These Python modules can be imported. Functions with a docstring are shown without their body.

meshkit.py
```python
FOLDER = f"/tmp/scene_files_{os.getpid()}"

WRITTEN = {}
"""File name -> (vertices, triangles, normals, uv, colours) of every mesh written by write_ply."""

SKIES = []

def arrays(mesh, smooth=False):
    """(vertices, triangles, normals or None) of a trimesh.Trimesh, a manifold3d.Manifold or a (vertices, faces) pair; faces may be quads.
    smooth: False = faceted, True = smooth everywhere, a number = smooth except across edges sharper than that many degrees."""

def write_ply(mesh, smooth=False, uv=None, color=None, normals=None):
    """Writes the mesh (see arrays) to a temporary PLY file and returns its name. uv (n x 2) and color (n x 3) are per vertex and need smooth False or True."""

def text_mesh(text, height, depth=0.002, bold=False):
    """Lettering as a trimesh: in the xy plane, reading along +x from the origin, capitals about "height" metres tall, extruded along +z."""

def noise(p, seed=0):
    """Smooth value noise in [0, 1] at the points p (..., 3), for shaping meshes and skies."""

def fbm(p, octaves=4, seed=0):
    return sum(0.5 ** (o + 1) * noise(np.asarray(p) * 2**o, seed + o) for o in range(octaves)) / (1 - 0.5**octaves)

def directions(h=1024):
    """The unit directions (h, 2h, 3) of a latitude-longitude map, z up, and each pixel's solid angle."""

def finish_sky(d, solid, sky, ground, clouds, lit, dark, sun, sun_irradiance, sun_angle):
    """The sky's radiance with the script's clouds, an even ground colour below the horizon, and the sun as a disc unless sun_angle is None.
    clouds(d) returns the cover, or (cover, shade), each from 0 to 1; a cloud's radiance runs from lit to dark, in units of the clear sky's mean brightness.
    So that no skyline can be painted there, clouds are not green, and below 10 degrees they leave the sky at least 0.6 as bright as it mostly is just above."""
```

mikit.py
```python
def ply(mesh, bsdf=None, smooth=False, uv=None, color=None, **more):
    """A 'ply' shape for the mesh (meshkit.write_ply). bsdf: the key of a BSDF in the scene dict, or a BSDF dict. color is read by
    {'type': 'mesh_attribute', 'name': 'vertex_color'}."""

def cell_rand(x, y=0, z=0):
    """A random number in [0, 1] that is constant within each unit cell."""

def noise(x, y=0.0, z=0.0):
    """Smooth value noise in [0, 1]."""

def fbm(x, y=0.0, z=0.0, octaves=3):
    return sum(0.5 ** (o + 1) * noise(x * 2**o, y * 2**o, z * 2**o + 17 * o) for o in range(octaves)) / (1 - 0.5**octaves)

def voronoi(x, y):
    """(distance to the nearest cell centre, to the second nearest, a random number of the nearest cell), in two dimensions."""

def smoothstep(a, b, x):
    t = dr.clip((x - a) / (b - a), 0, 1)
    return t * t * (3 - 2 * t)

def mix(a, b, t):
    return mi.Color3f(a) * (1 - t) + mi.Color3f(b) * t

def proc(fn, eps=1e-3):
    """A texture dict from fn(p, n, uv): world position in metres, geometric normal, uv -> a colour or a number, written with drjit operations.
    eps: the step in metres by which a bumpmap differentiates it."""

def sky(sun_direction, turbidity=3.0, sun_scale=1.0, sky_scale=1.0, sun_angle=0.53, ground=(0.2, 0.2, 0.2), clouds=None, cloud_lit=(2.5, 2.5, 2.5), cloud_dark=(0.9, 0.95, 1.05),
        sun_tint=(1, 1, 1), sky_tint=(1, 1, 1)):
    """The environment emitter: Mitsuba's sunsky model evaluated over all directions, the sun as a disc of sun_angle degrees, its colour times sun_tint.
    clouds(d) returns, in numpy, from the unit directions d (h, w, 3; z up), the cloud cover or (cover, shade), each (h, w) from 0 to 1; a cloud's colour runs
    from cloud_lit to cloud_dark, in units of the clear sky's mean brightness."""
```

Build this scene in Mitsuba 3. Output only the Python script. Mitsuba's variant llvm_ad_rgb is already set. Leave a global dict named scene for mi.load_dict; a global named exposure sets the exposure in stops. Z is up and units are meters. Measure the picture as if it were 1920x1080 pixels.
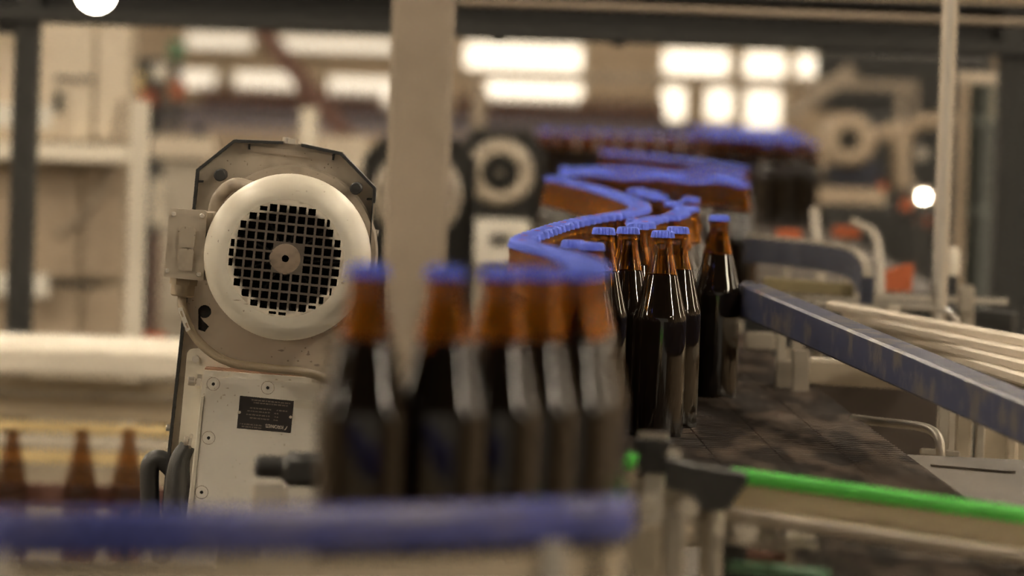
import math, random
import numpy as np, trimesh, mitsuba as mi, mikit, meshkit
import drjit as dr
from shapely.geometry import Polygon, Point, LineString, box as sbox
from shapely.ops import unary_union
from mikit import noise, fbm, smoothstep, mix, proc, cell_rand

rng = np.random.default_rng(7)
scene, labels = {}, {}
T = mi.ScalarTransform4f

# ------------------------------------------------------------------ camera
FPX = 10500.0
PITCH, ROLL = math.atan(409 / FPX), math.radians(2.0)
EYE = np.array([0, 0, 1.6])
FW = np.array([0, math.cos(PITCH), -math.sin(PITCH)])
R0, U0 = np.array([1.0, 0, 0]), np.array([0, math.sin(PITCH), math.cos(PITCH)])
RT = math.cos(ROLL) * R0 + math.sin(ROLL) * U0
UP = -math.sin(ROLL) * R0 + math.cos(ROLL) * U0
scene['camera'] = {'type': 'thinlens', 'fov': 2 * math.degrees(math.atan(960 / FPX)), 'fov_axis': 'x',
                   'aperture_radius': 0.0175, 'focus_distance': 7.12, 'near_clip': 0.1, 'far_clip': 200.0,
                   'to_world': T().look_at(origin=EYE.tolist(), target=(EYE + FW).tolist(), up=UP.tolist())}
exposure = 1.1

# ------------------------------------------------------------------ light
WARM = np.array([1.0, 0.85, 0.645])
UNSEEN_SIDE = 15.0      # strength of the unseen side windows that draw the bottle highlights
scene['hall_light'] = {'type': 'constant', 'radiance': {'type': 'rgb', 'value': (0.22 * WARM).tolist()}}
LAMP = 62.0


def rgb(c):
    c = np.asarray(c, float) / 255
    return np.where(c < 0.04045, c / 12.92, ((c + 0.055) / 1.055) ** 2.4).tolist()


def col(c):
    return {'type': 'rgb', 'value': rgb(c)}


def emit(k):
    return {'type': 'area', 'radiance': {'type': 'rgb', 'value': (k * WARM).tolist()}}


# ------------------------------------------------------------------ pixel -> place
def ray(px, py):
    return FW + RT * (px - 960) / FPX - UP * (py - 540) / FPX


def P(px, py, d):
    return EYE + d * ray(px, py)


def PZ(px, py, z):
    r = ray(px, py)
    return EYE + r * (z - EYE[2]) / r[2]


def PY(px, py, y):
    r = ray(px, py)
    return EYE + r * y / r[1]


def at_dz(px, d, z):
    a = (px - 960) / FPX
    b = (EYE[2] + d * (FW[2] + RT[2] * a) - z) / (d * UP[2])
    return EYE + d * (FW + RT * a - UP * b)


# ------------------------------------------------------------------ meshes
def cat(ms):
    return trimesh.util.concatenate([m for m in ms if m is not None])


def rbox(size, c=(0, 0, 0), b=0.002):
    h = np.array(size) / 2
    b = min(b, h.min() * 0.45)
    pts = []
    for s in np.ndindex(2, 2, 2):
        s = np.array(s) * 2 - 1
        for k in range(3):
            o = h - b
            o[k] = h[k]
            pts.append(s * o)
    m = trimesh.convex.convex_hull(np.array(pts))
    m.apply_translation(c)
    return m


def frame(o, ax, ay, az):
    m = np.eye(4)
    m[:3, 0], m[:3, 1], m[:3, 2], m[:3, 3] = ax, ay, az, o
    return m


def bar(p, q, w, h, b=0.002, up=(0, 0, 1)):
    """box section from p to q, w sideways, h along up"""
    p, q = np.asarray(p, float), np.asarray(q, float)
    d = q - p
    L = np.linalg.norm(d)
    d /= L
    s = np.cross(d, up)
    s /= np.linalg.norm(s)
    m = rbox((L, w, h), b=b)
    m.apply_transform(frame((p + q) / 2, d, -s, np.cross(s, d)))
    return m


def tube(pts, r, n=14, caps=True):
    p = np.asarray(pts, float)
    r = np.broadcast_to(r, (len(p),))
    t = np.gradient(p, axis=0)
    t /= np.linalg.norm(t, axis=1, keepdims=True) + 1e-12
    a = np.cross(t[0], [0, 0, 1.0] if abs(t[0][2]) < 0.9 else [1.0, 0, 0])
    ang = np.arange(n) * 2 * np.pi / n
    rings = []
    for i in range(len(p)):
        a = a - t[i] * (a @ t[i])
        a /= np.linalg.norm(a)
        b = np.cross(t[i], a)
        rings.append(p[i] + r[i] * (np.cos(ang)[:, None] * a + np.sin(ang)[:, None] * b))
    v = np.vstack(rings)
    f = []
    for i in range(len(p) - 1):
        for j in range(n):
            k = (j + 1) % n
            A, B, C, D = i * n + j, i * n + k, (i + 1) * n + k, (i + 1) * n + j
            f += [[A, B, C], [A, C, D]]
    if caps:
        v = np.vstack([v, p[0], p[-1]])
        c0, c1 = len(v) - 2, len(v) - 1
        for j in range(n):
            k = (j + 1) % n
            f += [[c0, k, j], [c1, (len(p) - 1) * n + j, (len(p) - 1) * n + k]]
    m = trimesh.Trimesh(v, np.array(f), process=False)
    return m


def smooth_path(pts, n=24):
    """Catmull-Rom through the points"""
    p = np.asarray(pts, float)
    p = np.vstack([2 * p[0] - p[1], p, 2 * p[-1] - p[-2]])
    out = []
    for i in range(1, len(p) - 2):
        for t in np.linspace(0, 1, n, endpoint=False):
            a, b, c, d = p[i - 1], p[i], p[i + 1], p[i + 2]
            out.append(0.5 * (2 * b + (c - a) * t + (2 * a - 5 * b + 4 * c - d) * t * t + (3 * b - 3 * c + d - a) * t ** 3))
    out.append(p[-2])
    return np.array(out)


def lathe(prof, n=40, mod=None):
    """prof: (r, z) from bottom to top, closed at the axis when r = 0"""
    prof = np.asarray(prof, float)
    ang = np.arange(n) * 2 * np.pi / n
    v, f, idx = [], [], []
    for k, (r, z) in enumerate(prof):
        if r < 1e-9:
            idx.append([len(v)] * n)
            v.append([0, 0, z])
        else:
            rr = np.full(n, r) if mod is None else r + mod[k] * np.cos(21 * ang)
            idx.append(list(range(len(v), len(v) + n)))
            v += np.stack([rr * np.cos(ang), rr * np.sin(ang), np.full(n, z)], 1).tolist()
    for i in range(len(prof) - 1):
        for j in range(n):
            k = (j + 1) % n
            A, B, C, D = idx[i][j], idx[i][k], idx[i + 1][k], idx[i + 1][j]
            if A != B:
                f.append([A, B, C])
            if C != D:
                f.append([A, C, D])
    return trimesh.Trimesh(np.array(v), np.array(f), process=False)


def extrude(poly, h, z0=0.0):
    ms = []
    for g in getattr(poly, 'geoms', [poly]):
        if g.area > 1e-9:
            m = trimesh.creation.extrude_polygon(g, h, engine='earcut')
            m.apply_translation([0, 0, z0])
            ms.append(m)
    return cat(ms)


def cyl(p, q, r, n=20, b=0.0):
    p, q = np.asarray(p, float), np.asarray(q, float)
    if b:
        d = (q - p) / np.linalg.norm(q - p)
        return tube([p, p + d * b * 0.01, p + d * b, q - d * b, q - d * b * 0.01, q], [r - b, r - b, r, r, r - b, r - b], n)
    return tube([p, q], r, n)


# ------------------------------------------------------------------ objects
taken = {}


def numbered(name):
    k = taken.get(name, 0)
    taken[name] = k + 1
    return name if k == 0 else f'{name}_{k:03d}'


def tag(key, label, cat_, group=None):
    labels[key] = {'label': label, 'category': cat_}
    if group:
        labels[key]['group'] = group


def thing(name, label, cat_, group=None):
    key = numbered(name)
    tag(key, label, cat_, group)
    return key


def put(key, mesh, mat, smooth=35, **more):
    scene[key] = mikit.ply(mesh, mat, smooth=smooth, **more)
    return key


def part(holder, name, mesh, mat, smooth=35, label=None, stuff=False, **more):
    key = numbered(f'{holder}__{name}')
    put(key, mesh, mat, smooth, **more)
    if label or stuff:
        labels[key] = {}
        if label:
            labels[key]['label'] = label
        if stuff:
            labels[key]['kind'] = 'stuff'
    return key


def whole(name, label, cat_, mesh, mat, smooth=35, group=None, **more):
    key = thing(name, label, cat_, group)
    return put(key, mesh, mat, smooth, **more)


def struct(name, mesh, mat, smooth=35, **more):
    put(name, mesh, mat, smooth, **more)
    if '__' not in name:
        labels[name] = {'kind': 'structure'}
    return name


# ------------------------------------------------------------------ materials
def mat(name, c, rough=0.45, metal=0.0, fn=None, spec=0.5, coat=0.0, bump=None):
    base = {'type': 'principled', 'base_color': proc(fn) if fn else col(c), 'roughness': rough, 'metallic': metal,
            'specular': spec}
    if coat:
        base['clearcoat'] = coat
        base['clearcoat_gloss'] = 0.9
    if bump:
        base = {'type': 'bumpmap', 'nested_texture': proc(bump[0]), 'scale': bump[1], 'nested_bsdf': base}
    scene[name] = {'type': 'twosided', 'nested': base}
    return name


def dirty(c, d, scale=18.0, amount=0.5, specks=0.0):
    c, d = mi.Color3f(*rgb(c)), mi.Color3f(*rgb(d))

    def fn(p, n, uv):
        f = fbm(p.x * scale, p.y * scale, p.z * scale, 4)
        t = smoothstep(0.45, 0.8, f) * amount
        if specks:
            s = noise(p.x * 230, p.y * 60, p.z * 230)
            t = dr.maximum(t, smoothstep(0.86, 0.93, s) * smoothstep(0.4, 0.7, noise(p.x * 24, 3.0, p.z * 24)) * specks)
        return mix(c, d, t)
    return fn


mat('cream_paint', None, 0.38, fn=dirty((226, 220, 205), (150, 135, 112), 14, 0.30, 0.8))
mat('gearbox_paint', None, 0.42, fn=dirty((240, 236, 226), (176, 164, 142), 10, 0.3, 0.7))
mat('grey_casting', None, 0.5, fn=dirty((168, 157, 141), (98, 86, 72), 26, 0.7, 0.7))
mat('plate_paint', None, 0.35, fn=dirty((176, 165, 149), (112, 98, 82), 22, 0.55, 0.8))
mat('boss_dirt', None, 0.5, fn=dirty((118, 104, 90), (84, 74, 64), 60, 0.7))
mat('rubber', (26, 27, 28), 0.5)
mat('black_plastic', (30, 30, 30), 0.45)
mat('dark_void', (14, 13, 12), 0.8)
mat('dark_frame', (20, 21, 20), 0.55)
mat('void_shade', (50, 41, 34), 0.6)
mat('signal_and_shade_green', (66, 104, 76), 0.5)
mat('signal_red', (140, 72, 44), 0.5)
mat('column_paint', None, 0.5, fn=dirty((136, 124, 109), (116, 104, 90), 6, 0.5))
mat('steel', (206, 199, 188), 0.3, 0.75)
mat('dull_steel', None, 0.42, 0.7, fn=dirty((176, 168, 155), (120, 110, 96), 9, 0.6))
mat('steel_panel', None, 0.45, 0.35, fn=dirty((178, 166, 146), (140, 126, 106), 3, 0.5))
mat('bright_panel', (232, 224, 208), 0.5)
mat('pale_panel', None, 0.55, fn=dirty((208, 196, 178), (168, 152, 134), 2.5, 0.6))
mat('wall_paint', (168, 150, 128), 0.7)
mat('ceiling_paint', (92, 86, 78), 0.8)
mat('floor_paint', None, 0.5, fn=dirty((66, 61, 55), (48, 44, 40), 1.5, 0.6))
mat('blue_rail', None, 0.2, fn=dirty((66, 74, 138), (120, 116, 132), 16, 0.5))
mat('blue_beam', None, 0.40, fn=dirty((42, 46, 66), (74, 69, 64), 30, 0.9))
mat('track_metal', (196, 184, 166), 0.45, 0.2)
mat('navy', (26, 31, 46), 0.5)
mat('deck_metal', None, 0.55, 0.0, fn=dirty((60, 53, 45), (46, 41, 36), 9, 0.6), spec=0.3)
mat('violet_side', (132, 126, 142), 0.5)
mat('cap_blue', (100, 123, 242), 0.28, 0.4, coat=0.4)
mat('cap_red', (190, 60, 50), 0.4)
mat('green_strip', (104, 232, 94), 0.4)
mat('orange', (160, 80, 42), 0.65)
mat('ochre', (104, 94, 66), 0.55)
mat('yellow', (240, 216, 160), 0.5)
mat('tan_sheet', (236, 218, 184), 0.5)
mat('lower_panel', None, 0.55, fn=dirty((156, 140, 120), (128, 114, 98), 2.5, 0.6))
mat('cable_sheath', (138, 124, 102), 0.5)
mat('white_plastic', (222, 218, 208), 0.4)
mat('label_black', (32, 28, 28), 0.4)
mat('print_grey', (96, 88, 80), 0.5)
mat('print_white', (200, 190, 182), 0.5)
mat('rust', (150, 116, 94), 0.7)
mat('brown_crate', (92, 62, 52), 0.6)
mat('filled_glass', (13, 8, 5), 0.045, spec=0.5)
mat('far_bottle', (66, 32, 14), 0.15, coat=0.5)
mat('dark_belt', (54, 48, 44), 0.35)


def belt_fn(p, n, uv):
    f = fbm(p.x * 30, p.y * 5, 0.0, 3)
    return mix(rgb((42, 36, 33)), rgb((84, 73, 65)), smoothstep(0.35, 0.75, f))


def belt_rough(p, n, uv):
    return 0.24 + 0.25 * fbm(p.x * 26 + 7, p.y * 7, 0.0, 3)


scene['belt_link'] = {'type': 'twosided', 'nested': {'type': 'principled', 'base_color': proc(belt_fn), 'roughness': proc(belt_rough), 'specular': 0.6, 'metallic': 0.35}}
AMBER = (0.61, 0.325, 0.06)
scene['amber_glass'] = {'type': 'dielectric', 'int_ior': 1.5, 'ext_ior': 1.0, 'specular_transmittance': {'type': 'rgb', 'value': list(AMBER)}}
scene['inner_glass'] = {'type': 'dielectric', 'int_ior': 1.0, 'ext_ior': 1.5}
scene['thin_amber'] = {'type': 'thindielectric', 'int_ior': 1.5, 'specular_transmittance': {'type': 'rgb', 'value': [0.44, 0.31, 0.21]}}
scene['clear_pane'] = {'type': 'thindielectric', 'int_ior': 1.5, 'specular_transmittance': {'type': 'rgb', 'value': [0.86, 0.9, 0.86]}}
scene['lamp_surface'] = {'type': 'diffuse', 'reflectance': {'type': 'rgb', 'value': [0.5, 0.5, 0.5]}}

BELT = 1.1425          # belt surface
CAPZ = BELT + 0.262


def ramp(d):
    return 0.048 * max(0.0, 6.5 - d) / 2.3


# ------------------------------------------------------------------ hall
struct('floor', rbox((30, 48, 0.2), (0, 14, -0.1)), 'floor_paint')
struct('ceiling', rbox((30, 48, 0.2), (0, 14, 5.6)), 'ceiling_paint')
struct('wall_back', rbox((30, 0.2, 5.5), (0, 34.1, 2.75)), 'wall_paint')
struct('wall_left', rbox((0.2, 48, 5.5), (-12, 14, 2.75)), 'wall_paint')
struct('wall_right', rbox((0.2, 48, 5.5), (12, 14, 2.75)), 'wall_paint')

# rows of unseen ceiling lights, placed for soft top light and bottle highlights
for i, (x, z) in enumerate([(-7.0, 4.3), (-2.4, 4.6), (2.8, 4.6), (7.2, 4.3)]):
    for j, y in enumerate([1.0, 4.0, 7.5, 11.0, 15.0, 19.0, 24.0, 29.0]):
        if abs(x) < 5 and j == 0:
            continue
        row, nth = ('far left', 'left', 'right', 'far right')[i], ('first', 'second', 'third', 'fourth', 'fifth', 'sixth', 'seventh', 'eighth')[j]
        key = thing('unseen_ceiling_light', f'unseen long ceiling light, {nth} from the front in the {row} row above the hall', 'ceiling light', 'unseen ceiling lights')
        part(key, 'housing', cat([rbox((0.22, 1.7, 0.06), (x, y, z + 0.05)), cyl((x, y - 0.6, z + 0.08), (x, y - 0.6, 5.5), 0.01, 6), cyl((x, y + 0.6, z + 0.08), (x, y + 0.6, 5.5), 0.01, 6)]), 'white_plastic')
        part(key, 'tube', rbox((0.15, 1.6, 0.03), (x, y, z)), 'lamp_surface', False, emitter=emit(LAMP * (1.2 if abs(x) > 5 else 1.0)))


# windows of the far wall
def win(n, x0, y0, x1, y1, k, y=33.9):
    a, b = PY(x0, (y0 + y1) / 2, y), PY(x1, (y0 + y1) / 2, y)
    h = (y1 - y0) / FPX * y
    c = (a + b) / 2
    c[2] = PY((x0 + x1) / 2, (y0 + y1) / 2, y)[2]
    w = b[0] - a[0]
    struct(f'window_{n}', cat([rbox((w + 0.06, 0.08, 0.03), (c[0], y, c[2] + h / 2)), rbox((w + 0.06, 0.08, 0.03), (c[0], y, c[2] - h / 2)),
                               rbox((0.03, 0.08, h), (c[0] - w / 2, y, c[2])), rbox((0.03, 0.08, h), (c[0] + w / 2, y, c[2]))]), 'steel_panel')
    put(f'window_{n}__pane', rbox((w, 0.01, h), (c[0], y, c[2])), 'lamp_surface', False, emitter=emit(k))


for i, r in enumerate([(345, 60, 478, 94, .36), (520, 68, 745, 100, .38), (335, 128, 410, 168, .42), (436, 132, 560, 172, .44), (612, 142, 745, 196, .48),
                       (868, 80, 1095, 134, .9), (900, 150, 1095, 226, .9), (1240, 92, 1370, 142, .95), (1392, 96, 1474, 148, .95), (1488, 100, 1535, 146, .85),
                       (1238, 160, 1288, 228, .9), (1320, 163, 1376, 228, .9), (1394, 166, 1466, 240, .85)]):
    win(i + 1, *r)

# unseen narrow windows high in both side walls, placed for bottle highlight lines
wn = 14
for sx in (-1, 1):
    for y in ((-1.0, 10.6, 21.0) if sx < 0 else (0.4, 10.4, 20.0)):
        x = sx * 11.86
        struct(f'window_{wn}', cat([rbox((.08, .54, .06), (x, y, 3.17)), rbox((.08, .54, .06), (x, y, 5.23)), rbox((.08, .06, 2.0), (x, y - .235, 4.2)), rbox((.08, .06, 2.0), (x, y + .235, 4.2))]), 'steel_panel')
        put(f'window_{wn}__pane', rbox((.01, .40, 2.0), (x, y, 4.2)), 'lamp_surface', False, emitter=emit(UNSEEN_SIDE))
        wn += 1

# ------------------------------------------------------------------ bottles
OUT = [(0, .002), (.027, .002), (.030, 0), (.0322, .0006), (.0334, .003), (.0338, .007), (.0338, .080), (.0338, .146), (.0336, .150), (.0328, .1545), (.0312, .160),
       (.0268, .1785), (.0220, .199), (.0176, .2175), (.0150, .229), (.0137, .234), (.0130, .239), (.0127, .2435), (.0139, .2450), (.0142, .2475), (.0136, .2502), (.0124, .2512), (.0124, .259), (0, .259)]


def inner(z0, z1, off):
    o = np.array(OUT[5:-6])
    r = np.interp
    zs = [z for z in np.linspace(z0, z1, 14)]
    return [(0, z0)] + [(float(np.interp(z, o[:, 1], o[:, 0])) - off, z) for z in zs] + [(0, z1)]


FILL = .2045
_oz, _or = [a[1] for a in OUT[3:]], [a[0] for a in OUT[3:]]
RF0 = float(np.interp(FILL, [a[1] for a in OUT[11:16]], [a[0] for a in OUT[11:16]]))
BODY = [a for a in OUT if a[1] < FILL - .001] + [(RF0, FILL), (0, FILL + .0001)]
NECK = [(RF0, FILL)] + [a for a in OUT if a[1] > FILL + .001]
AIR = [(0, FILL + .0006)] + [(float(np.interp(z, [a[1] for a in OUT[5:18]], [a[0] for a in OUT[5:18]])) - .0030, z) for z in (FILL + .0006, .2110, .2175, .229, .234, .2435)] + [(.0096, .250), (.0096, .258), (0, .258)]
CAP = [(0, .2580), (.0125, .2545), (.0142, .2520), (.01455, .2517), (.0145, .2526), (.0140, .2555), (.0137, .2585), (.0131, .2601), (.0118, .2608), (.006, .2611), (0, .2612)]
CAPMOD = [0, 0, .0006, .0010, .0011, .0010, .0007, .0002, 0, 0, 0]


def bottle_dicts(n, ncap, key):
    return {'body': mikit.ply(lathe(BODY, n), 'filled_glass', smooth=40), 'neck': mikit.ply(lathe(NECK, n), 'amber_glass', smooth=40),
            'neck__inner_wall': mikit.ply(lathe(AIR, n), 'inner_glass', smooth=40), 'cap': mikit.ply(lathe(CAP, ncap, CAPMOD), 'cap_blue', smooth=30)}


HI, MID, LOW = bottle_dicts(64, 168, 'hi'), bottle_dicts(32, 84, 'mid'), bottle_dicts(16, 21, 'low')
DOT = mikit.ply(trimesh.util.concatenate([lathe([(0, .26115), (.0044, .2611), (.0042, .2614), (0, .2614)], 16)]), 'cap_red', smooth=False)
bottle_xy = []


def bottle(p, label, group=None, kind=MID, name='beer_bottle', mark=False):
    key = thing(name, label, 'bottle', group)
    tw = T().translate([float(v) for v in p]).rotate([0, 0, 1], float(rng.uniform(0, 360)))
    for k, d in kind.items():
        scene[f'{key}__{k}'] = {**d, 'to_world': tw}
    if mark:
        scene[f'{key}__cap__emblem'] = {**DOT, 'to_world': tw}
        labels[f'{key}__cap__emblem'] = {'label': 'red emblem printed on the cap'}
    bottle_xy.append(np.array(p))
    return key


# the five blurred bottles in front
ORD = 'first second third fourth fifth sixth seventh eighth ninth tenth eleventh twelfth thirteenth fourteenth fifteenth sixteenth seventeenth eighteenth nineteenth twentieth'.split()
ORD += ['twenty-' + o for o in ORD[:9]] + ['thirtieth'] + ['thirty-' + o for o in ORD[:9]] + ['fortieth'] + ['forty-' + o for o in ORD[:9]]


RANK = ('front', 'middle', 'rear')
near = [(690, 4.15, 'blurred blue-capped brown bottle overlapping the motor, first from left in the foreground row'),
        (835, 4.18, 'blurred blue-capped brown bottle before the beige column, second in the foreground row'),
        (938, 4.235, 'blurred brown bottle with blue cap, middle one of the five in the foreground row'),
        (1008, 4.296, 'blurred brown bottle with blue cap, fourth from the left in the foreground row'),
        (1075, 4.357, 'blurred blue-capped brown bottle, rightmost of the foreground row')]
pts = []
for px, d, lab in near:
    p = at_dz(px, d, BELT + ramp(d) + .25)
    p[2] = BELT + ramp(d)
    bottle(p, lab, None, MID)
    pts.append(p)


def ground(px, d):
    p = at_dz(px, d, CAPZ + ramp(d) - .005)
    p[2] = BELT + ramp(d)
    return p


def by_y(px, py):
    """bottle foot from the pixel of its cap"""
    return ground(px, FPX * .2 / (py + (1243 - px) * .035 - 141))


# the winding single file
chain_ctrl = [pts[3], pts[4]] + [ground(*c) for c in [(1103, 4.52), (1108, 4.75), (1092, 5.1), (1052, 5.6), (1006, 6.1)]] + \
    [by_y(*c) for c in [(978, 456), (983, 447), (1015, 435), (1058, 421), (1108, 410), (1160, 402), (1192, 395), (1203, 388), (1195, 380), (1168, 369), (1110, 350), (1062, 339), (1034, 333)]]
path = smooth_path(chain_ctrl, 60)
PATH_A = np.vstack([np.array([[pts[0][0] - .8, pts[0][1] - .05, pts[0][2]]]), np.array(pts[:3]), path])


def along(path, gap, start=None, limit=999):
    out, last = [], start
    for q in path:
        if last is None or np.linalg.norm(q - last) >= gap:
            out.append(q)
            last = q
            if len(out) >= limit:
                break
    return out


i0 = np.argmin(np.linalg.norm(path - pts[4], axis=1))
cnt = {}
for k, q in enumerate(along(path[i0:], .0692, pts[4])):
    d = q[1]
    seg = 'a' if d < 6.4 else 'b' if d < 8.75 else 'c'
    n = ORD[cnt.setdefault(seg, 0)]
    cnt[seg] += 1
    if seg == 'a':
        bottle(q, f'blue-capped brown bottle, {n} behind the foreground row in the blurred single file', 'blurred single file', MID)
    elif seg == 'b':
        bottle(q, f'blue-capped brown bottle, {n} from the first bend in the sharp winding file', 'sharp winding file', MID, mark=cnt['b'] % 3 == 1)
    else:
        bottle(q, f'blue-capped brown bottle, {n} behind the second bend of the winding file', 'file behind the second bend', MID)

# the loose group right of the file
loose = [(1063, 455, 'blurred brown bottle with blue cap just right of the first bend of the file'),
         (1110, 459, 'brown bottle with light blue cap, slightly blurred, nearest of the loose group'),
         (1132, 431, 'sharp blue-capped brown bottle, left one of the front pair in the loose group'),
         (1178, 430, 'sharp brown bottle with blue cap directly left of the frontmost sharp bottle'),
         (1243, 437, 'sharp blue-capped brown bottle standing frontmost in the loose group'),
         (1271, 423, 'sharp blue-capped bottle close behind and right of the frontmost sharp bottle'),
         (1349, 407, 'brown bottle standing alone at the right of the loose group on the open belt'),
         (1154, 413, 'brown bottle with blue cap behind the gap between the front pair of the loose group'),
         (1194, 421, 'brown bottle with blue cap half hidden behind the bottle left of the frontmost one'),
         (1210, 421.5, 'brown bottle with blue cap showing its wet neck between the two front necks')]
adj = {5: 7.30}
lo = []
for k, (px, py, lab) in enumerate(loose):
    lo.append([by_y(px, py) if k not in adj else ground(px, adj[k]), lab, None])
for px, py in [(1216, 414), (1224, 411), (1234, 409), (1257, 406), (1266, 403), (1273, 400), (1276, 396), (1283, 393), (1293, 390)]:
    lo.append([by_y(px, py), f'blue-capped brown bottle, {ORD[len(lo) - len(loose)]} in the close queue behind the frontmost sharp bottle', 'queue behind the sharp bottles'])
for px, py, lab in [(1257, 380, 'blurred brown bottle with flat blue cap left of the single cap above the queue'), (1295, 373, 'blurred brown bottle whose lone blue cap stands highest above the queue')]:
    lo.append([by_y(px, py), lab, None])
for n, (px, py) in enumerate([(1237, 369), (1224, 363), (1212, 360), (1198, 356), (1180, 357), (1160, 359)]):
    lo.append([by_y(px, py), f'blurred blue-capped bottle, {ORD[n]} from the right in the short slanting file beyond the queue', 'short slanting file'])
# the row across behind
for a in [*enumerate(smooth_path([(1392, 10.55), (1350, 11.0), (1300, 10.75), (1235, 11.1), (1170, 10.9), (1110, 11.25), (1062, 11.0)], 3))]:
    lo.append([ground(*a[1]), f'blurred blue-capped bottle, {ORD[a[0]]} from right in the front row crossing behind the file', 'front crossing row'])
for a in [*enumerate(smooth_path([(1383, 11.4), (1320, 11.8), (1255, 11.5), (1190, 11.9), (1120, 11.7), (1062, 11.6)], 3))]:
    lo.append([ground(*a[1]), f'blurred blue-capped bottle, {ORD[a[0]]} from right in the back row crossing behind the file', 'back crossing row'])
n_front = len(bottle_xy)
fixed = np.array(bottle_xy)
X = np.array([l[0] for l in lo])
for it in range(300):     # bottles touch but do not overlap; they give way mostly in depth
    moved = False
    allp = np.vstack([X, fixed])
    for i in range(len(X)):
        dv = X[i, :2] - allp[:, :2]
        dist = np.linalg.norm(dv, axis=1)
        dist[i] = 9
        for j in np.nonzero(dist < .0688)[0]:
            s = .5 if j < len(X) else 1.0
            sg = 1 if dv[j, 1] >= 0 else -1
            need = math.sqrt(max(.0690 ** 2 - dv[j, 0] ** 2, 0)) - abs(dv[j, 1])
            X[i, 1] += sg * need * s
            if j < len(X):
                X[j, 1] -= sg * need * s
            moved = True
            allp = np.vstack([X, fixed])
            dv = X[i, :2] - allp[:, :2]
    if not moved:
        break
for it in range(200):     # what is still too close gives way in any direction
    allp = np.vstack([X, fixed])
    for i in range(len(X)):
        dv = X[i, :2] - allp[:, :2]
        dist = np.linalg.norm(dv, axis=1)
        dist[i] = 9
        j = int(np.argmin(dist))
        if dist[j] < .0685:
            X[i, :2] += dv[j] / dist[j] * (.0688 - dist[j])
            allp[i] = X[i]
for k, (l, q) in enumerate(zip(lo, X)):
    bottle(q, l[1], l[2], HI if k < 10 else MID, mark=k in (7, 9, 11, 13))

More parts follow.
